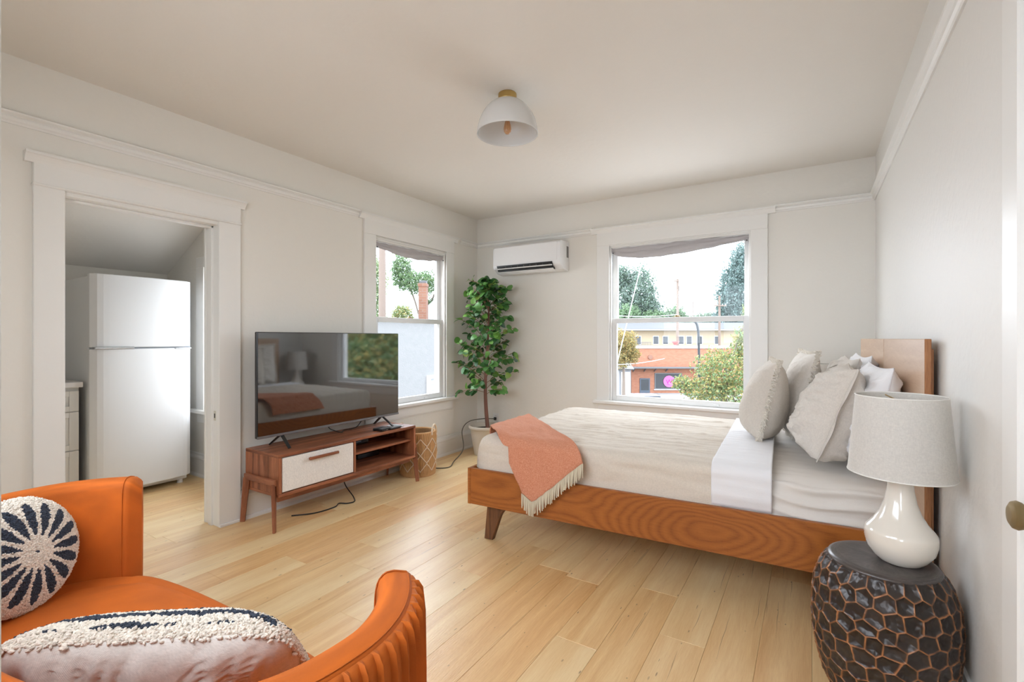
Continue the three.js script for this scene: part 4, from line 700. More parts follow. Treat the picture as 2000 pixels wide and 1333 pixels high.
// ------------------------------------------------------------------ curved velvet loveseat
const velvetBump = grainTex(55, 60, 60, 3, 0.12, 0.12);
const velvet = std({ color: lin(0.70, 0.150, 0.006), roughness: 0.78, sheen: 0.7, sheenColor: lin(0.85, 0.32, 0.08), sheenRoughness: 0.45, bumpMap: velvetBump, bumpScale: 0.00025, map: texture(512, 512, (u, v) => { const n = 0.90 + 0.26 * (fbm(u, v, 5, 5, 4, 71) - 0.5); return [255 * n, 255 * n, 255 * n]; }, 0.6, 0.6) });
{
  const cx = 1.930, zc = 4.005, a0 = 0.742, b0 = 0.352, e = 0.80, A0 = -40 * RAD, A1 = 220 * RAD;
  const t = thing('loveseat', 'curved orange velvet loveseat with a pleated outer back', 'loveseat', cx, 0, zc);
  const pth = (q) => { const a = lerp(A0, A1, q), c = Math.cos(a), s = Math.sin(a); return V(a0 * Math.sign(c) * Math.pow(Math.abs(c), e), 0, b0 * Math.sign(s) * Math.pow(Math.abs(s), s > 0 ? e : 1.0)); };
  // even spacing along the curve
  const raw = []; let L = 0; for (let i = 0; i <= 800; i++) { const p = pth(i / 800); if (i) L += p.distanceTo(raw[i - 1].p); raw.push({ p, L }); }
  const C = (q) => { const d = q * L; let lo = 0, hi = 800; while (hi - lo > 1) { const m = (lo + hi) >> 1; raw[m].L <= d ? lo = m : hi = m; } const k = (d - raw[lo].L) / Math.max(1e-9, raw[hi].L - raw[lo].L); return raw[lo].p.clone().lerp(raw[hi].p, k); };
  const T = (q) => C(Math.min(1, q + 0.004)).sub(C(Math.max(0, q - 0.004))).normalize(), N = (q) => { const d = T(q); return V(d.z, 0, -d.x); };   // N points outwards
  const TH = 0.070, Y0 = 0.13, Y1 = 0.755;
  // section of the padded shell: inside face, rounded top, outside face
  const sec = [[-TH / 2, Y0], [-TH / 2 - 0.004, 0.3], [-TH / 2 - 0.006, 0.5], [-TH / 2 - 0.003, 0.66], [-TH / 2, 0.722], [-TH / 2 + 0.006, 0.742], [-TH / 2 + 0.018, Y1 - 0.002], [0, Y1], [TH / 2 - 0.010, Y1 - 0.006], [TH / 2, Y1 - 0.016], [TH / 2 + 0.002, 0.62], [TH / 2, 0.4], [TH / 2 - 0.004, Y0]];
  const K = 150, ns = sec.length;
  const shell = sheet(ns - 1, K, (u, v) => {
    const [o, y] = sec[Math.round(u * (ns - 1))], endQ = 0.014; let w = 1, ext = 0, yy = y;
    const d = Math.min(v, 1 - v); if (d < endQ) { const k = 1 - d / endQ; w = Math.sqrt(Math.max(0, 1 - k * k)) ; yy = y > 0.6 ? lerp(y, y - 0.035, k * k) : y; }
    const p = C(v); return p.addScaledVector(N(v), o * w).setY(yy);
  }, (u, v) => [v * L, u * 1.4]);
  put('back_shell', shell, velvet, t);
  // seam bead round the arm fronts
  for (const q of [0.0165, 0.9835]) { const pts = []; for (const [o, y] of sec.slice(1, 9)) pts.push(C(q).addScaledVector(N(q), o - (o < 0 ? 0.001 : 0)).setY(y + (y > 0.75 ? 0.001 : 0))); put('arm_piping', tube(pts, 0.0018, 50, 6), velvet, t); }
  const rim = []; for (let i = 0; i <= 120; i++) { const q = lerp(0.02, 0.98, i / 120); rim.push(C(q).addScaledVector(N(q), TH / 2 - 0.008).setY(Y1 - 0.0075)); } put('rim_piping', tube(rim, 0.0014, 300, 6), velvet, t);
  // pleats: overlapping vertical folds over the outside
  const NP = 92;
  for (let i = 0; i < NP; i++) {
    const q0 = lerp(0.017, 0.983, i / NP), q1 = lerp(0.017, 0.983, (i + 1) / NP) , flip = i < NP / 2;
    const prof = [[0.002, Y1 - 0.0125], [0.0130, Y1 - 0.0135], [0.022, Y1 - 0.028], [0.026, Y1 - 0.06], [0.028, 0.58], [0.027, 0.44], [0.023, 0.30], [0.016, 0.19], [0.008, Y0]];
    const ks = [0, 0.35, 0.60, 0.74, 0.82, 0.88, 0.94, 1], g = sheet(7, prof.length - 1, (u0, v) => {
      const k = ks[Math.round((flip ? u0 : 1 - u0) * 7)], u = flip ? k : 1 - k, q = lerp(q0, q1, u), [o, y] = prof[Math.round(v * (prof.length - 1))], top = sstep(0, 0.15, v);
      const saw = 0.0010 + 0.003 * k * (1 - k) * 4 + 0.0105 * Math.exp(-(((k - 0.86) / 0.065) ** 2));
      return C(q).addScaledVector(N(q), TH / 2 - 0.010 + o * 0.85 + saw * top).setY(y);
    }, (u, v) => [u * 0.03 + i * 0.03, v * 0.65]);
    put('pleat', g, velvet, t);
  }
  // seat: inside outline closed by a bowed front
  const sh = new THREE.Shape(), inner = []; for (let i = 0; i <= 90; i++) { const q = i / 90; const p = C(q).addScaledVector(N(q), -TH / 2 - 0.004); inner.push([p.x, p.z]); }
  sh.moveTo(inner[0][0], -inner[0][1]); inner.slice(1).forEach(([x, z]) => sh.lineTo(x, -z)); const zF = inner[90][1]; sh.bezierCurveTo(inner[90][0] + 0.02, -zF + 0.098, inner[0][0] - 0.02, -inner[0][1] + 0.098, inner[0][0], -inner[0][1]);
  const seat = new THREE.ExtrudeGeometry(sh, { depth: 0.15, bevelEnabled: true, bevelSize: 0.026, bevelThickness: 0.03, bevelSegments: 6, bevelOffset: -0.014, curveSegments: 24 }); seat.rotateX(-Math.PI / 2);
  const p = seat.attributes.position; for (let i = 0; i < p.count; i++) if (p.getY(i) > 0.12) { const x = p.getX(i), z = p.getZ(i); p.setY(i, p.getY(i) + 0.0); }
  seat.computeVertexNormals(); put('seat_cushion', seat, velvet, t, 0, 0.255, 0);
  const ring = sh.getPoints(40).map((v) => [v.x, -v.y]), rn = ring.length - 1, crown = sheet(rn, 14, (u, v) => { const [x, z] = ring[Math.round(u * rn)], k = 0.955 * Math.sin((1 - v) * Math.PI / 2), X = x * k, Z = 0.02 + (z - 0.02) * k; return [X, 0.424 + 0.030 * Math.pow(1 - Math.pow(k / 0.955, 5), 0.8) + 0.002 * n3(X * 5, Z * 5, 2), Z]; }, (u, v) => { const [x, z] = ring[Math.round(u * rn)]; return [x * (1 - v), z * (1 - v)]; });
  if (crown.attributes.normal.getY(Math.floor(crown.attributes.normal.count / 2)) < 0) { crown.index.array.reverse(); crown.computeVertexNormals(); } put('seat_crown', crown, velvet, t);
  const baseG = new THREE.ExtrudeGeometry(sh, { depth: 0.10, bevelEnabled: false, curveSegments: 24 }); baseG.rotateX(-Math.PI / 2); put('seat_base', baseG, velvet, t, 0, 0.125, 0);
  for (const [x, z] of [[-0.5, -0.12], [0.5, -0.12], [-0.5, 0.2], [0.5, 0.2]]) put('leg', moved(new THREE.CylinderGeometry(0.018, 0.012, 0.126, 16), x, 0.063, z), M.brass, t);
}
// tufted cushions: a pile of small wool knots over a stuffed body, navy petals on cream
function tuftedCushion(label, R1, R2, T, pow, place, petals, seed, stripes) {
  const t = thing('tufted_cushion', label, 'cushion', 0, 0, 0, 0, 'navy and cream tufted cushions'); place(t);
  const out = (a) => { const c = Math.abs(Math.cos(a)), s = Math.abs(Math.sin(a)), k = Math.pow(Math.pow(c, pow) + Math.pow(s, pow), -1 / pow); return [R1 * k * Math.cos(a), R2 * k * Math.sin(a)]; };
  const hgt = (rho) => T / 2 * Math.pow(Math.max(0, 1 - Math.pow(rho, 2.3)), 0.62);
  const half = (side, ext) => sheet(160, 40, (u, v) => { const a = u * 6.28318, [x, y] = out(a), rho = Math.sin(v * Math.PI / 2), scal = 1 - (side > 0 ? 0.012 : 0.02) * Math.pow(Math.abs(Math.cos(a * petals / 2)), 6) * rho; return [x * rho * scal, y * rho * scal, side * (hgt(rho) * ext + (side < 0 ? 0.004 * n3(Math.cos(a) * 5, Math.sin(a) * 5, rho * 3) * rho * (1 - rho) * 4 - 0.009 * Math.pow(1 - Math.abs(n3(x * rho * 16 + y * rho * 5, y * rho * 3, 6)), 5) * sstep(0.2, 0.6, rho) * (1 - Math.pow(rho, 12)) : 0))]; }, (u, v) => { const a = u * 6.28318, [x, y] = out(a); return [x * v, y * v]; });
  const back = half(-1, 1); back.index.array.reverse(); back.computeVertexNormals();
  const bk = put('linen_back', back, cloth(0.82, 0.78, 0.72, { map: linenMap }), t); bk.userData.label = 'plain cream linen back';
  const fg = half(1, 1); put('front_cloth', fg, cloth(0.62, 0.55, 0.47), t);
  const rr = rng(seed), Nk = stripes ? 26000 : 19000, knot = new THREE.IcosahedronGeometry(1, 0), im = new THREE.InstancedMesh(knot, std({ color: 0xffffff, roughness: 1, sheen: 0.4, sheenColor: lin(0.5, 0.5, 0.5) }), Nk), m4 = new THREE.Matrix4(), qn = new THREE.Quaternion(), col = new THREE.Color();
  im.name = 'wool_pile'; im.userData.kind = 'stuff'; im.castShadow = im.receiveShadow = true;
  for (let i = 0; i < Nk; i++) {
    const a = rr() * 6.28318, rho = i < Nk * 0.10 ? 0.965 + 0.045 * rr() : Math.sqrt(rr()) * 0.985, [x, y] = out(a), z = hgt(Math.min(1, rho)) + 0.001 + 0.004 * rr() - (rho > 0.96 ? 0.008 * rr() : 0);
    const f = ((a / 6.28318) * petals) % 1, w = 0.34 * Math.pow(Math.sin(clamp((rho - 0.26) / 0.62) * Math.PI), 0.5), yy = y * rho / R2, navy = stripes ? rho < 0.955 && Math.abs(((yy * 4.4 + 0.14 * n3(x * rho * 9, yy * 2, 4) + 9.15) % 1) - 0.5) < 0.25 : rho > 0.265 && rho < 0.875 && Math.abs(f - 0.5) < w, dot = !stripes && rho < 0.022;
    const seam = Math.abs(f - 0.5) > 0.46 && rho > 0.3 ? -0.004 : 0, s = 0.0023 + 0.0013 * rr();
    qn.setFromEuler(new THREE.Euler(rr() * 6, rr() * 6, rr() * 6)); m4.compose(V(x * rho, y * rho, z + seam), qn, V(s, s, s * (rho > 0.95 ? 1.9 : 1.25))); im.setMatrixAt(i, m4);
    const n = 0.85 + 0.3 * rr(); navy || dot ? col.setRGB(0.030 * n, 0.040 * n, 0.062 * n) : col.setRGB(0.74 * n, 0.67 * n, 0.58 * n); im.setColorAt(i, col);
  }
  t.add(im); return t;
}
tuftedCushion('round cushion with navy petals leaning on the far loveseat arm', 0.160, 0.160, 0.12, 2, (t) => { t.position.set(1.345, 0.604, 4.085); t.rotation.order = 'YXZ'; t.rotation.set(-12 * RAD, 116 * RAD, 0.1); }, 16, 3);
tuftedCushion('oblong cushion with a shaggy striped face, seen from its linen back', 0.265, 0.158, 0.17, 5, (t) => { t.position.set(2.185, 0.566, 4.055); t.rotation.order = 'YXZ'; t.rotation.set(-40 * RAD, 217.5 * RAD, 0); }, 16, 4, true);

// ------------------------------------------------------------------ outdoors: street side, seen through the glass
const GROUND = -3.55;
// a place in the street: `right` and `ahead` metres from the corner where the photographer stands, `up` above the room's floor
const CY = Math.cos(YAW), SY = Math.sin(YAW);
const street = (right, up, ahead) => V(EYE.x + right * CY - ahead * SY, up, EYE.z - right * SY - ahead * CY);
function outdoor(name, label, cat, right, up, ahead, turn = 0, group) { const p = street(right, up, ahead); return thing(name, label, cat, p.x, p.y, p.z, YAW + turn, group); }
structure(put('ground', cbox(-160, 110, GROUND - 0.3, GROUND, -190, 40, 0), std({ color: lin(0.30, 0.29, 0.28), roughness: 0.9 })), 'grey street pavement below the windows');

const brickTex = texture(512, 512, (u, v) => { const row = Math.floor(v * 16), x = (u * 8 + (row % 2) * 0.5) % 1, y = (v * 16) % 1, mortar = x < 0.04 || y < 0.12, n = hash(Math.floor(u * 8 + (row % 2) * 0.5) % 8, row, 5); return mortar ? [154, 128, 112] : mixc([150, 94, 70], [172, 118, 92], n * 0.7 + 0.3 * fbm(u, v, 60, 60, 2, 3)); }, 1.8, 1.2);
const brick = std({ map: brickTex, roughness: 0.9 });
const darkGlass = std({ color: lin(0.05, 0.055, 0.06), roughness: 0.1 }), grey = (v, r = 0.7) => std({ color: lin(v, v, v * 1.02), roughness: r });
{
  const t = outdoor('brick_shop', 'single-storey orange brick shop with a flat roof and pink round sign', 'building', 10.43, GROUND, 42);
  const T = 3.90, w = 12;                                   // local x to the right, z towards the house
  put('front_wall', metricUV(cbox(0, w, 0, T, -9, 0, 0)), brick, t); put('parapet_cap', cbox(-0.08, w + 0.08, T, T + 0.10, -9, 0.1, 0.01), grey(0.62), t);
  put('canopy', cbox(-0.05, w * 0.6, 2.18, 2.30, 0, 0.9, 0.02), grey(0.12), t); for (const x of [0.15, 1.1, 2.0, 3.0]) put('canopy_bracket', bar(V(x, 1.9, 0.02), V(x, 2.18, 0.6), 0.07, 0.07, 1, 0), grey(0.10), t);
  const d = put('door', cbox(0.72, 1.62, 0, 1.30, 0.0, 0.05, 0.01), std({ color: lin(0.08, 0.10, 0.13), roughness: 0.4 }), t); put('door_pane', cbox(0.82, 1.52, 0.25, 1.2, 0.05, 0.06, 0), darkGlass, d);
  const win = put('shop_window', cbox(2.02, 4.42, 0.34, 1.76, 0.0, 0.06, 0.01), grey(0.16), t); put('pane', cbox(2.1, 4.34, 0.42, 1.68, 0.06, 0.07, 0), darkGlass, win);
  put('window_sill', cbox(1.95, 4.5, 0.26, 0.34, 0, 0.12, 0.01), grey(0.55), t); put('wall_vent', moved(new THREE.CylinderGeometry(0.2, 0.2, 0.12, 20), 1.65, 3.15, 0.05, Math.PI / 2), std({ color: lin(0.25, 0.13, 0.09), roughness: 0.8 }), t);
  const cv = document.createElement('canvas'); cv.width = cv.height = 256; const x = cv.getContext('2d'); x.fillStyle = '#e664b4'; x.fillRect(0, 0, 256, 256); x.strokeStyle = '#a81c7a'; x.lineWidth = 18; x.lineCap = 'round'; x.beginPath(); x.moveTo(62, 96); x.lineTo(92, 170); x.lineTo(128, 92); x.lineTo(164, 170); x.lineTo(196, 80); x.stroke(); x.lineWidth = 10; x.beginPath(); x.moveTo(72, 198); x.lineTo(184, 198); x.stroke();
  const tx = new THREE.CanvasTexture(cv); tx.colorSpace = THREE.SRGBColorSpace; const s = put('round_sign', new THREE.CylinderGeometry(0.5, 0.5, 0.05, 40), std({ color: lin(0.70, 0.16, 0.42), roughness: 0.4 }), t, 3.26, 1.03, 0.12); s.rotation.x = Math.PI / 2; const face = put('sign_print', new THREE.CircleGeometry(0.47, 40), std({ map: tx, roughness: 0.4 }), t, 3.26, 1.03, 0.148);
}
{
  const t = outdoor('white_cottage', 'small white building with a grey roof left of the brick shop', 'building', 7.4, GROUND, 39); put('wall', cbox(0, 2.25, 0, 2.35, -8, 0, 0), grey(0.32), t);
  put('roof', thicken(sheet(1, 1, (u, v) => [lerp(-0.2, 2.45, u), lerp(2.32, 3.2, v), lerp(0.3, -3, v)]), 0.1), grey(0.17), t); put('downpipe', bar(V(1.15, 0, 0.08), V(1.15, 2.3, 0.08), 0.22, 0.1, 1, 0), grey(0.45), t); put('door_panel', cbox(1.45, 2.15, 0, 2.05, 0, 0.06, 0.01), grey(0.75), t);
}
{
  const t = outdoor('apartment_block', 'cream two-storey apartment block behind the brick shop', 'building', 12.2, GROUND, 60), w = 18;
  const cream = std({ color: lin(0.42, 0.34, 0.23), roughness: 0.9 }); put('wall', cbox(0, w, 0, 5.75, -9, 0, 0), cream, t);
  put('eave', cbox(-1.6, w + 1, 5.75, 5.95, -9, 1.1, 0.02), grey(0.30), t); put('roof', thicken(sheet(1, 1, (u, v) => [lerp(-1.6, w + 1, u), lerp(5.95, 6.9, v), lerp(1.1, -4.5, v)]), 0.1), grey(0.085), t);
  for (const x of [3.55, 5.75, 6.95, 8.9, 9.9, 11.2, 13.4]) { const g = put('window', cbox(x - 0.38, x + 0.38, 4.0, 5.1, 0, 0.06, 0.01), grey(0.55), t); put('pane', cbox(x - 0.30, x + 0.30, 4.08, 5.02, 0.06, 0.07, 0), darkGlass, g); }
  const bal = put('balcony', cbox(2.9, 4.9, 3.35, 3.5, 0, 1.1, 0.01), grey(0.3), t); const rails = []; for (let i = 0; i <= 12; i++) rails.push(bar(V(2.95 + i * 0.16, 3.5, 1.05), V(2.95 + i * 0.16, 4.3, 1.05), 0.04, 0.04, 1, 0)); rails.push(bar(V(2.9, 4.3, 1.05), V(4.9, 4.3, 1.05), 0.06, 0.06, 1, 0)); put('railing', merged(rails), grey(0.14), bal);
}
const poleWood = std({ color: lin(0.20, 0.15, 0.12), roughness: 0.9, bumpMap: grainTex(88, 8, 40, 3, 0.5, 1), bumpScale: 0.01 });
function utilityPole(label, right, ahead, top, dia, arms) {
  const t = outdoor('utility_pole', label, 'utility pole', right, GROUND, ahead, 0, 'wooden utility poles'), h = top - GROUND; put('post', moved(new THREE.CylinderGeometry(dia * 0.38, dia * 0.5, h, 16), 0, h / 2, 0), poleWood, t);
  for (const y of arms) { put('crossarm', cbox(-0.75, 0.75, h - y - 0.07, h - y + 0.07, 0.08, 0.20, 0.01), poleWood, t); for (const x of [-0.65, -0.3, 0.3, 0.65]) put('insulator', moved(new THREE.CylinderGeometry(0.04, 0.06, 0.16, 10), x, h - y + 0.15, 0.14), grey(0.5), t); }
  return t;
}
const p1 = utilityPole('weathered utility pole with a transformer rising behind the brick shop', 18.6, 54, 7.9, 0.34, []);
put('transformer', moved(new THREE.CylinderGeometry(0.26, 0.26, 0.9, 20), 0.32, 9.2, 0.12), grey(0.55), p1); put('crossarm', moved(cbox(-0.32, 0.32, -0.06, 0.06, 0.12, 0.22, 0.01), -0.16, 11.2, 0), poleWood, p1); put('bracket', cbox(0.12, 0.22, 10.1, 10.7, 0.05, 0.15, 0.01), grey(0.3), p1);
utilityPole('distant reddish utility pole in front of the right-hand conifers', 24.6, 57, 6.3, 0.32, [1.2]);
utilityPole('thin far-off pole between the two conifers', 33.9, 90, 8.2, 0.22, []);
utilityPole('thick wooden pole filling the left of the television-side window', -5.40, 20, 8.0, 0.34, []);
// wires
{
  const wire = grey(0.62), w = (label, a, b, sag, r) => { const A = street(...a), B = street(...b), m = A.clone().lerp(B, 0.5); m.y -= sag; return tag(put('overhead_wire', tube([A, A.clone().lerp(m, 0.5).add(V(0, -sag * 0.25, 0)), m, m.clone().lerp(B, 0.5).add(V(0, -sag * 0.25, 0)), B], r, 50, 5), wire), label, 'wire', 'overhead wires'); };
  w('pale wire from the transformer pole to the left edge of the window', [8.0, 3.6, 46], [18.5, 3.9, 53.8], 0.25, 0.035); w('pale wire running between the two utility poles', [18.6, 3.3, 53.8], [24.5, 3.5, 56.9], 0.25, 0.03);
  w('pale wire crossing the small white building roof', [6.0, -0.6, 33], [13.0, -0.5, 41], 0.15, 0.025);
  tag(put('guy_cable', bar(street(2.24, 3.6, 7.18), street(0.05, -3.55, 5.27), 0.009, 0.009, 1, 0), grey(0.6)), 'pale slanting cable close outside the bed window', 'cable');
}
{
  const t = outdoor('street_lamp', 'dark street lamp post with a curved arm outside the bed window', 'street lamp', 7.38, GROUND, 19); put('post', tube([[0.06, 0, 0], [0.03, 2.5, 0], [0, 4.6, 0], [-0.03, 5.15, 0], [-0.12, 5.42, 0], [-0.35, 5.53, 0], [-0.9, 5.56, 0]], 0.048, 80, 10), std({ color: lin(0.045, 0.05, 0.055), roughness: 0.5 }), t);
  put('lamp_head', softBox(0.5, 0.12, 0.2, 0.05, 8, 4, 6), grey(0.12), t, -1.1, 5.55, 0); put('base_flange', moved(new THREE.CylinderGeometry(0.1, 0.14, 0.25, 16), 0.06, 0.125, 0), grey(0.08), t);
}
{
  const t = outdoor('roof_vent', 'red conical vent standing on the flat shop roof', 'vent', 14.95, GROUND + 4.0, 44); put('cone', moved(new THREE.CylinderGeometry(0.38, 0.12, 0.34, 20), 0, 0.35, 0), std({ color: lin(0.60, 0.10, 0.09), roughness: 0.6 }), t); put('pipe', moved(new THREE.CylinderGeometry(0.07, 0.07, 0.22, 12), 0, 0.1, 0), grey(0.3), t);
}
{
  const t = outdoor('parked_car', 'blue-grey parked car, its roof showing at the bottom of the glass', 'car', 7.9, GROUND, 28.6), paint = std({ color: lin(0.30, 0.33, 0.40), roughness: 0.25, clearcoat: 1 });
  put('body', softBox(4.3, 0.62, 1.75, 0.18, 16, 6, 8), paint, t, 0, 0.62, 0); const cab = softBox(2.5, 0.62, 1.5, 0.16, 16, 6, 8), p = cab.attributes.position; for (let i = 0; i < p.count; i++) { const k = 1 - 0.30 * (p.getY(i) + 0.31) / 0.62; p.setX(i, p.getX(i) * k); } cab.computeVertexNormals(); put('cabin', cab, darkGlass, t, -0.1, 1.12, 0); put('roof', softBox(1.75, 0.06, 1.42, 0.03, 8, 2, 6), paint, t, -0.1, 1.43, 0);
  for (const x of [-1.35, 1.35]) for (const z of [-0.8, 0.8]) put('wheel', moved(new THREE.CylinderGeometry(0.32, 0.32, 0.22, 24), x, 0.32, z, Math.PI / 2), M.dark, t);
}
// trees: trunk, limbs and a crown of many small leaves
const leafCard = (() => { const g = sheet(1, 2, (u, v) => [(u - 0.5) * (v === 0.5 ? 0.8 : 0.25), v - 0.5, 0.12 * Math.sin(v * 3.14)]); return g; })();
function tree(name, label, right, ahead, blobs, n, leafSize, tones, trunkH, trunkR, seed, limbs = 5, group) {
  const t = outdoor(name, label, 'tree', right, GROUND, ahead, 0, group), r = rng(seed), bark = std({ color: lin(0.20, 0.16, 0.13), roughness: 0.95 });
  put('trunk', moved(new THREE.CylinderGeometry(trunkR * 0.4, trunkR, trunkH, 12), 0, trunkH / 2, 0), bark, t);
  blobs.slice(0, limbs).forEach(([x, y, z]) => put('limb', tube([V(0, trunkH * 0.75, 0), V(x * 0.4, lerp(trunkH * 0.8, y - GROUND, 0.5), z * 0.4), V(x, y - GROUND, z)], trunkR * 0.28, 16, 6), bark, t));
  const im = new THREE.InstancedMesh(leafCard, std({ color: 0xffffff, roughness: 0.8, side: THREE.DoubleSide, transmission: 0.35, thickness: 0 }), n), m = new THREE.Matrix4(), q = new THREE.Quaternion(), c = new THREE.Color(), tot = blobs.reduce((s, b) => s + b[3] * b[4], 0);
  im.name = 'foliage'; im.userData.kind = 'stuff'; let i = 0;
  blobs.forEach(([x, y, z, rx, ry], bi) => {
    const k = bi === blobs.length - 1 ? n - i : Math.floor(n * rx * ry / tot);
    for (let j = 0; j < k && i < n; j++, i++) {
      const d = V(r() * 2 - 1, r() * 2 - 1, r() * 2 - 1); while (d.lengthSq() > 1 || d.lengthSq() < 0.02) d.set(r() * 2 - 1, r() * 2 - 1, r() * 2 - 1);
      const L = d.length(), f = (0.55 + 0.45 * Math.pow(L, 0.5)) * (0.88 + 0.30 * n3(d.x / L * 2.2 + bi, d.y / L * 2.2, d.z / L * 2.2 + seed)); d.multiplyScalar(f / Math.max(L, 0.3) * Math.pow(L, 0.6));
      q.setFromEuler(new THREE.Euler(r() * 6.28, r() * 6.28, r() * 6.28)); const s = leafSize * (0.6 + 0.8 * r()); m.compose(V(x + d.x * rx, y - GROUND + d.y * ry, z + d.z * rx), q, V(s, s * 1.3, s)); im.setMatrixAt(i, m);
      const tone = tones[Math.floor(r() * tones.length)], v = 0.75 + 0.5 * r(); c.setRGB(tone[0] * v, tone[1] * v, tone[2] * v); im.setColorAt(i, c);
    }
  });
  t.add(im); return t;
}
const blueGreen = [[0.16, 0.24, 0.18], [0.20, 0.28, 0.22], [0.24, 0.29, 0.26], [0.15, 0.22, 0.14]], midGreen = [[0.11, 0.20, 0.07], [0.15, 0.25, 0.09], [0.09, 0.16, 0.07]], paleGreen = [[0.20, 0.28, 0.10], [0.14, 0.23, 0.09], [0.30, 0.30, 0.10], [0.38, 0.30, 0.09]], yellow = [[0.38, 0.29, 0.08], [0.32, 0.27, 0.09], [0.42, 0.26, 0.08], [0.20, 0.20, 0.08]];
tree('conifer', 'tall rounded grey-green conifer on the left of the bed window', 19.6, 76, [[0, 8.1, 0, 3.5, 5.3], [-1.4, 4.0, 0, 3.5, 3.7], [1.8, 4.7, 0.5, 2.7, 3.7], [-3.0, 10.8, 0, 2.2, 2.5], [2.8, 2.4, 0, 2.1, 2.3]], 42000, 0.19, blueGreen, 9, 0.5, 61, 4, 'conifers beyond the street');
tree('conifer', 'tall blue-green conifer on the right of the bed window', 34.6, 75, [[0, 7.0, 0, 2.9, 6.8], [1.5, 12.5, 0, 2.4, 3.9], [-1.7, 3.9, 0, 1.8, 2.7], [2.2, 3.9, 0, 2.7, 4.1]], 42000, 0.19, [[0.14, 0.22, 0.20], [0.18, 0.26, 0.24], [0.13, 0.20, 0.17], [0.22, 0.29, 0.27]], 9, 0.5, 62, 3, 'conifers beyond the street');
tree('leafy_tree', 'lower green tree in front of the left conifer', 24.4, 72, [[0, 3.9, 0, 2.0, 2.4], [-3.2, 3.5, 0, 2.4, 2.0], [-7.0, 3.9, 0, 2.2, 2.5], [1.9, 2.7, 0, 1.4, 1.5]], 20000, 0.19, [[0.16, 0.25, 0.12], [0.19, 0.29, 0.15], [0.14, 0.22, 0.11]], 5.5, 0.3, 63, 4, 'trees beyond the street');
tree('leafy_tree', 'hazy far tree line between the conifers', 36.0, 100, [[0, 4.2, 0, 3.2, 2.2], [4.5, 4.6, 0, 3.4, 2.4], [-3.5, 3.6, 0, 2.4, 1.6], [-7.5, 3.4, 0, 3, 1.8], [8.5, 4.2, 0, 3, 2.4]], 14000, 0.26, [[0.16, 0.22, 0.14], [0.19, 0.25, 0.17]], 6, 0.3, 64, 3, 'trees beyond the street');
tree('leafy_tree', 'golden autumn tree beside the small white building', 8.6, 37, [[0, 0.9, 0, 1.15, 1.1], [-0.5, -0.3, 0.2, 1.1, 0.9], [0.55, 0.0, 0, 0.8, 0.8]], 14000, 0.072, yellow, 3.6, 0.16, 65, 3, 'trees beyond the street');
tree('leafy_tree', 'green and yellow street tree filling the lower right of the bed window', 7.55, 17, [[0.0, 0.15, 0, 1.15, 0.85], [-0.9, -0.55, 0.1, 0.85, 0.50], [0.35, -0.9, 0.2, 1.35, 0.75], [0.85, 1.05, 0, 0.65, 0.75], [-1.55, -0.35, 0, 0.45, 0.30], [0.85, 2.15, 0, 0.30, 0.42], [-0.4, -1.7, 0, 0.8, 0.6], [0.9, -1.6, 0, 0.9, 0.7]], 18000, 0.060, paleGreen, 3.9, 0.11, 66, 8, 'trees beyond the street');

tree('leafy_tree', 'green and yellow street tree mirrored in the television screen', 12.05, 6.63, [[0, 0.9, 0, 1.8, 1.5], [-1.4, 0.2, 0.5, 1.4, 1.1], [1.5, 0.4, 0, 1.5, 1.3], [0.2, -1.2, 0, 1.8, 0.9], [0.4, 2.6, 0, 1.2, 1.0]], 14000, 0.12, paleGreen, 4.4, 0.14, 70, 5, 'trees beyond the street');
tree('leafy_tree', 'green street tree farther along, mirrored in the television screen', 20.05, 8.1, [[0, 1.4, 0, 2.6, 2.2], [-2.4, 0.4, 0.5, 2.0, 1.6], [2.2, 0.6, 0, 2.2, 1.8], [0.2, -1.4, 0, 2.6, 1.3], [0.4, 3.6, 0, 1.6, 1.4]], 16000, 0.17, midGreen.concat(paleGreen.slice(0, 2)), 5, 0.2, 71, 5, 'trees beyond the street');

// neighbouring house beyond the television-side window
{
  const t = thing('neighbour_house', 'white stucco house wall close outside the television-side window', 'building', -3.4, GROUND, 0);
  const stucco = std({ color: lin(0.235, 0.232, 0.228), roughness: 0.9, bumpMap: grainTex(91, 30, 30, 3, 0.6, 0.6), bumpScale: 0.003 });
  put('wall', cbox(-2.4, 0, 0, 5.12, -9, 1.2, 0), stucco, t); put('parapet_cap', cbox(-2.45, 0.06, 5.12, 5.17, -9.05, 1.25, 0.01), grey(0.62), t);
  const w = put('window', merged([cbox(0, 0.05, 3.15, 4.02, -2.98, -2.91), cbox(0, 0.05, 3.15, 4.02, -4.0, -3.93), cbox(0, 0.05, 3.95, 4.02, -3.93, -2.98), cbox(0, 0.05, 3.15, 3.22, -3.93, -2.98)]), std({ color: lin(0.78, 0.78, 0.79), roughness: 0.5 }), t); put('pane', cbox(0.002, 0.015, 3.22, 3.95, -3.93, -2.98, 0), std({ color: lin(0.30, 0.31, 0.32), roughness: 0.3 }), w);
  for (let i = 0; i < 6; i++) put('blind_slat', cbox(0.016, 0.02, 3.26 + i * 0.115, 3.33 + i * 0.115, -3.92, -2.99, 0.001), grey(0.45), w);
}
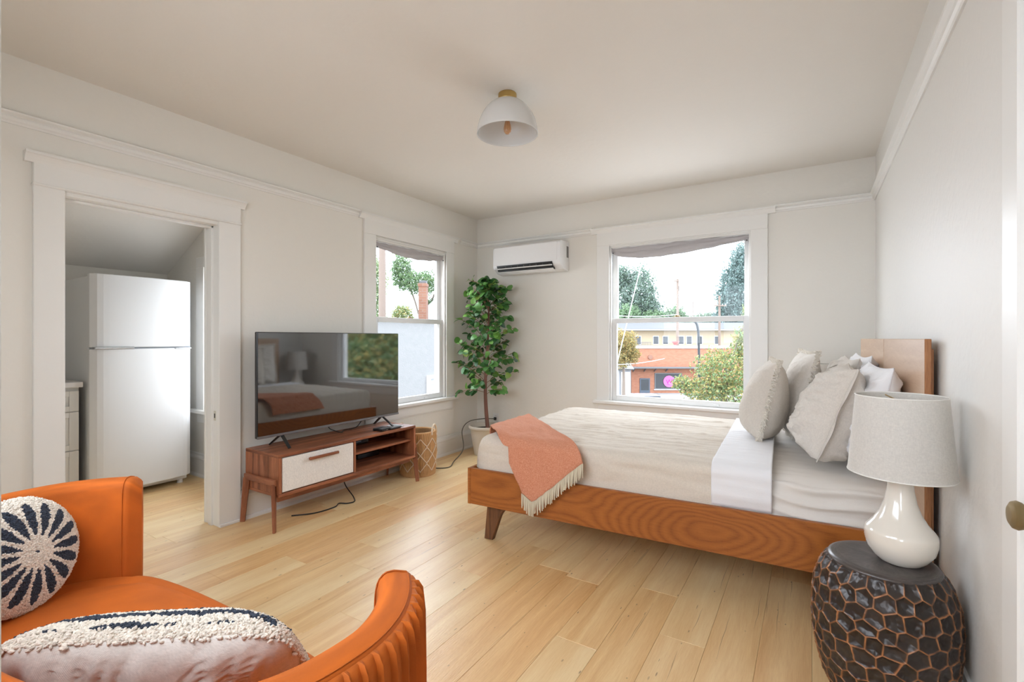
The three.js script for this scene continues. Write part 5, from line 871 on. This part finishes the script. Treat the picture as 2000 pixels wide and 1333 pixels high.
{
  const t = outdoor('hip_roof', 'grey shingle roof of the house behind the stucco wall', 'roof', -2.35, GROUND, 16.5), sl = std({ color: lin(0.17, 0.165, 0.17), roughness: 0.9, bumpMap: grainTex(93, 20, 60, 2, 1, 1), bumpScale: 0.03 });
  const a = [-0.85, 5.28, 1.5], b = [3.4, 5.28, 1.5], c = [-0.25, 6.50, -1.4], d = [2.8, 6.5, -1.4], e2 = [-0.85, 5.28, -4.5], f = [3.4, 5.28, -4.5], g = new THREE.BufferGeometry(), P = [a, b, d, a, d, c, e2, a, c, b, f, d, f, e2, c, f, c, d, a, e2, f, a, f, b].flat(); g.setAttribute('position', new THREE.Float32BufferAttribute(P, 3)); g.computeVertexNormals(); put('roof_slopes', metricUV(g), sl, t); put('house_body', cbox(-0.7, 3.2, 0, 5.28, -4.3, 1.3, 0), grey(0.3), t);
}
{
  const t = outdoor('brick_chimney', 'tall reddish brick chimney above the neighbouring roof', 'chimney', -2.62, GROUND, 14.2); const br = std({ map: brickTex, color: lin(0.50, 0.56, 0.60), roughness: 0.9 }); put('stack', metricUV(cbox(-0.115, 0.115, 0, 6.30, -0.15, 0.15, 0)), br, t); put('crown', cbox(-0.13, 0.13, 6.30, 6.40, -0.17, 0.17, 0.01), br, t); put('flue_cap', cbox(-0.10, 0.10, 6.40, 6.48, -0.12, 0.12, 0.01), grey(0.08), t);
}
tree('leafy_tree', 'broad green tree behind the chimney in the television-side window', -5.6, 30, [[0, 4.7, 0, 1.5, 0.85], [1.6, 5.4, 0, 0.95, 0.8], [-1.3, 5.4, 0, 0.75, 1.25], [1.9, 3.6, 0, 1.0, 1.0], [2.6, 5.0, 0, 0.8, 1.5], [0.6, 3.0, 0, 0.7, 0.9]], 30000, 0.072, midGreen.concat([[0.20, 0.27, 0.12]]), 7, 0.22, 67, 6, 'trees beside the neighbouring house');
tree('leafy_tree', 'yellow-green bush right of the thick wooden pole', -5.7, 25, [[0, 2.35, 0, 0.65, 0.75], [0.5, 1.9, 0, 0.5, 0.5], [-0.3, 1.7, 0, 0.6, 0.5]], 10000, 0.055, paleGreen, 4.6, 0.12, 68, 3, 'trees beside the neighbouring house');
tree('leafy_tree', 'pale green foliage at the left edge of the television-side window', -7.4, 26, [[0, 4.2, 0, 0.7, 1.6], [0.1, 2.0, 0, 0.7, 1.2]], 8000, 0.08, [[0.22, 0.30, 0.14], [0.28, 0.34, 0.16]], 6, 0.14, 69, 2, 'trees beside the neighbouring house');

renderer.render(scene, camera);
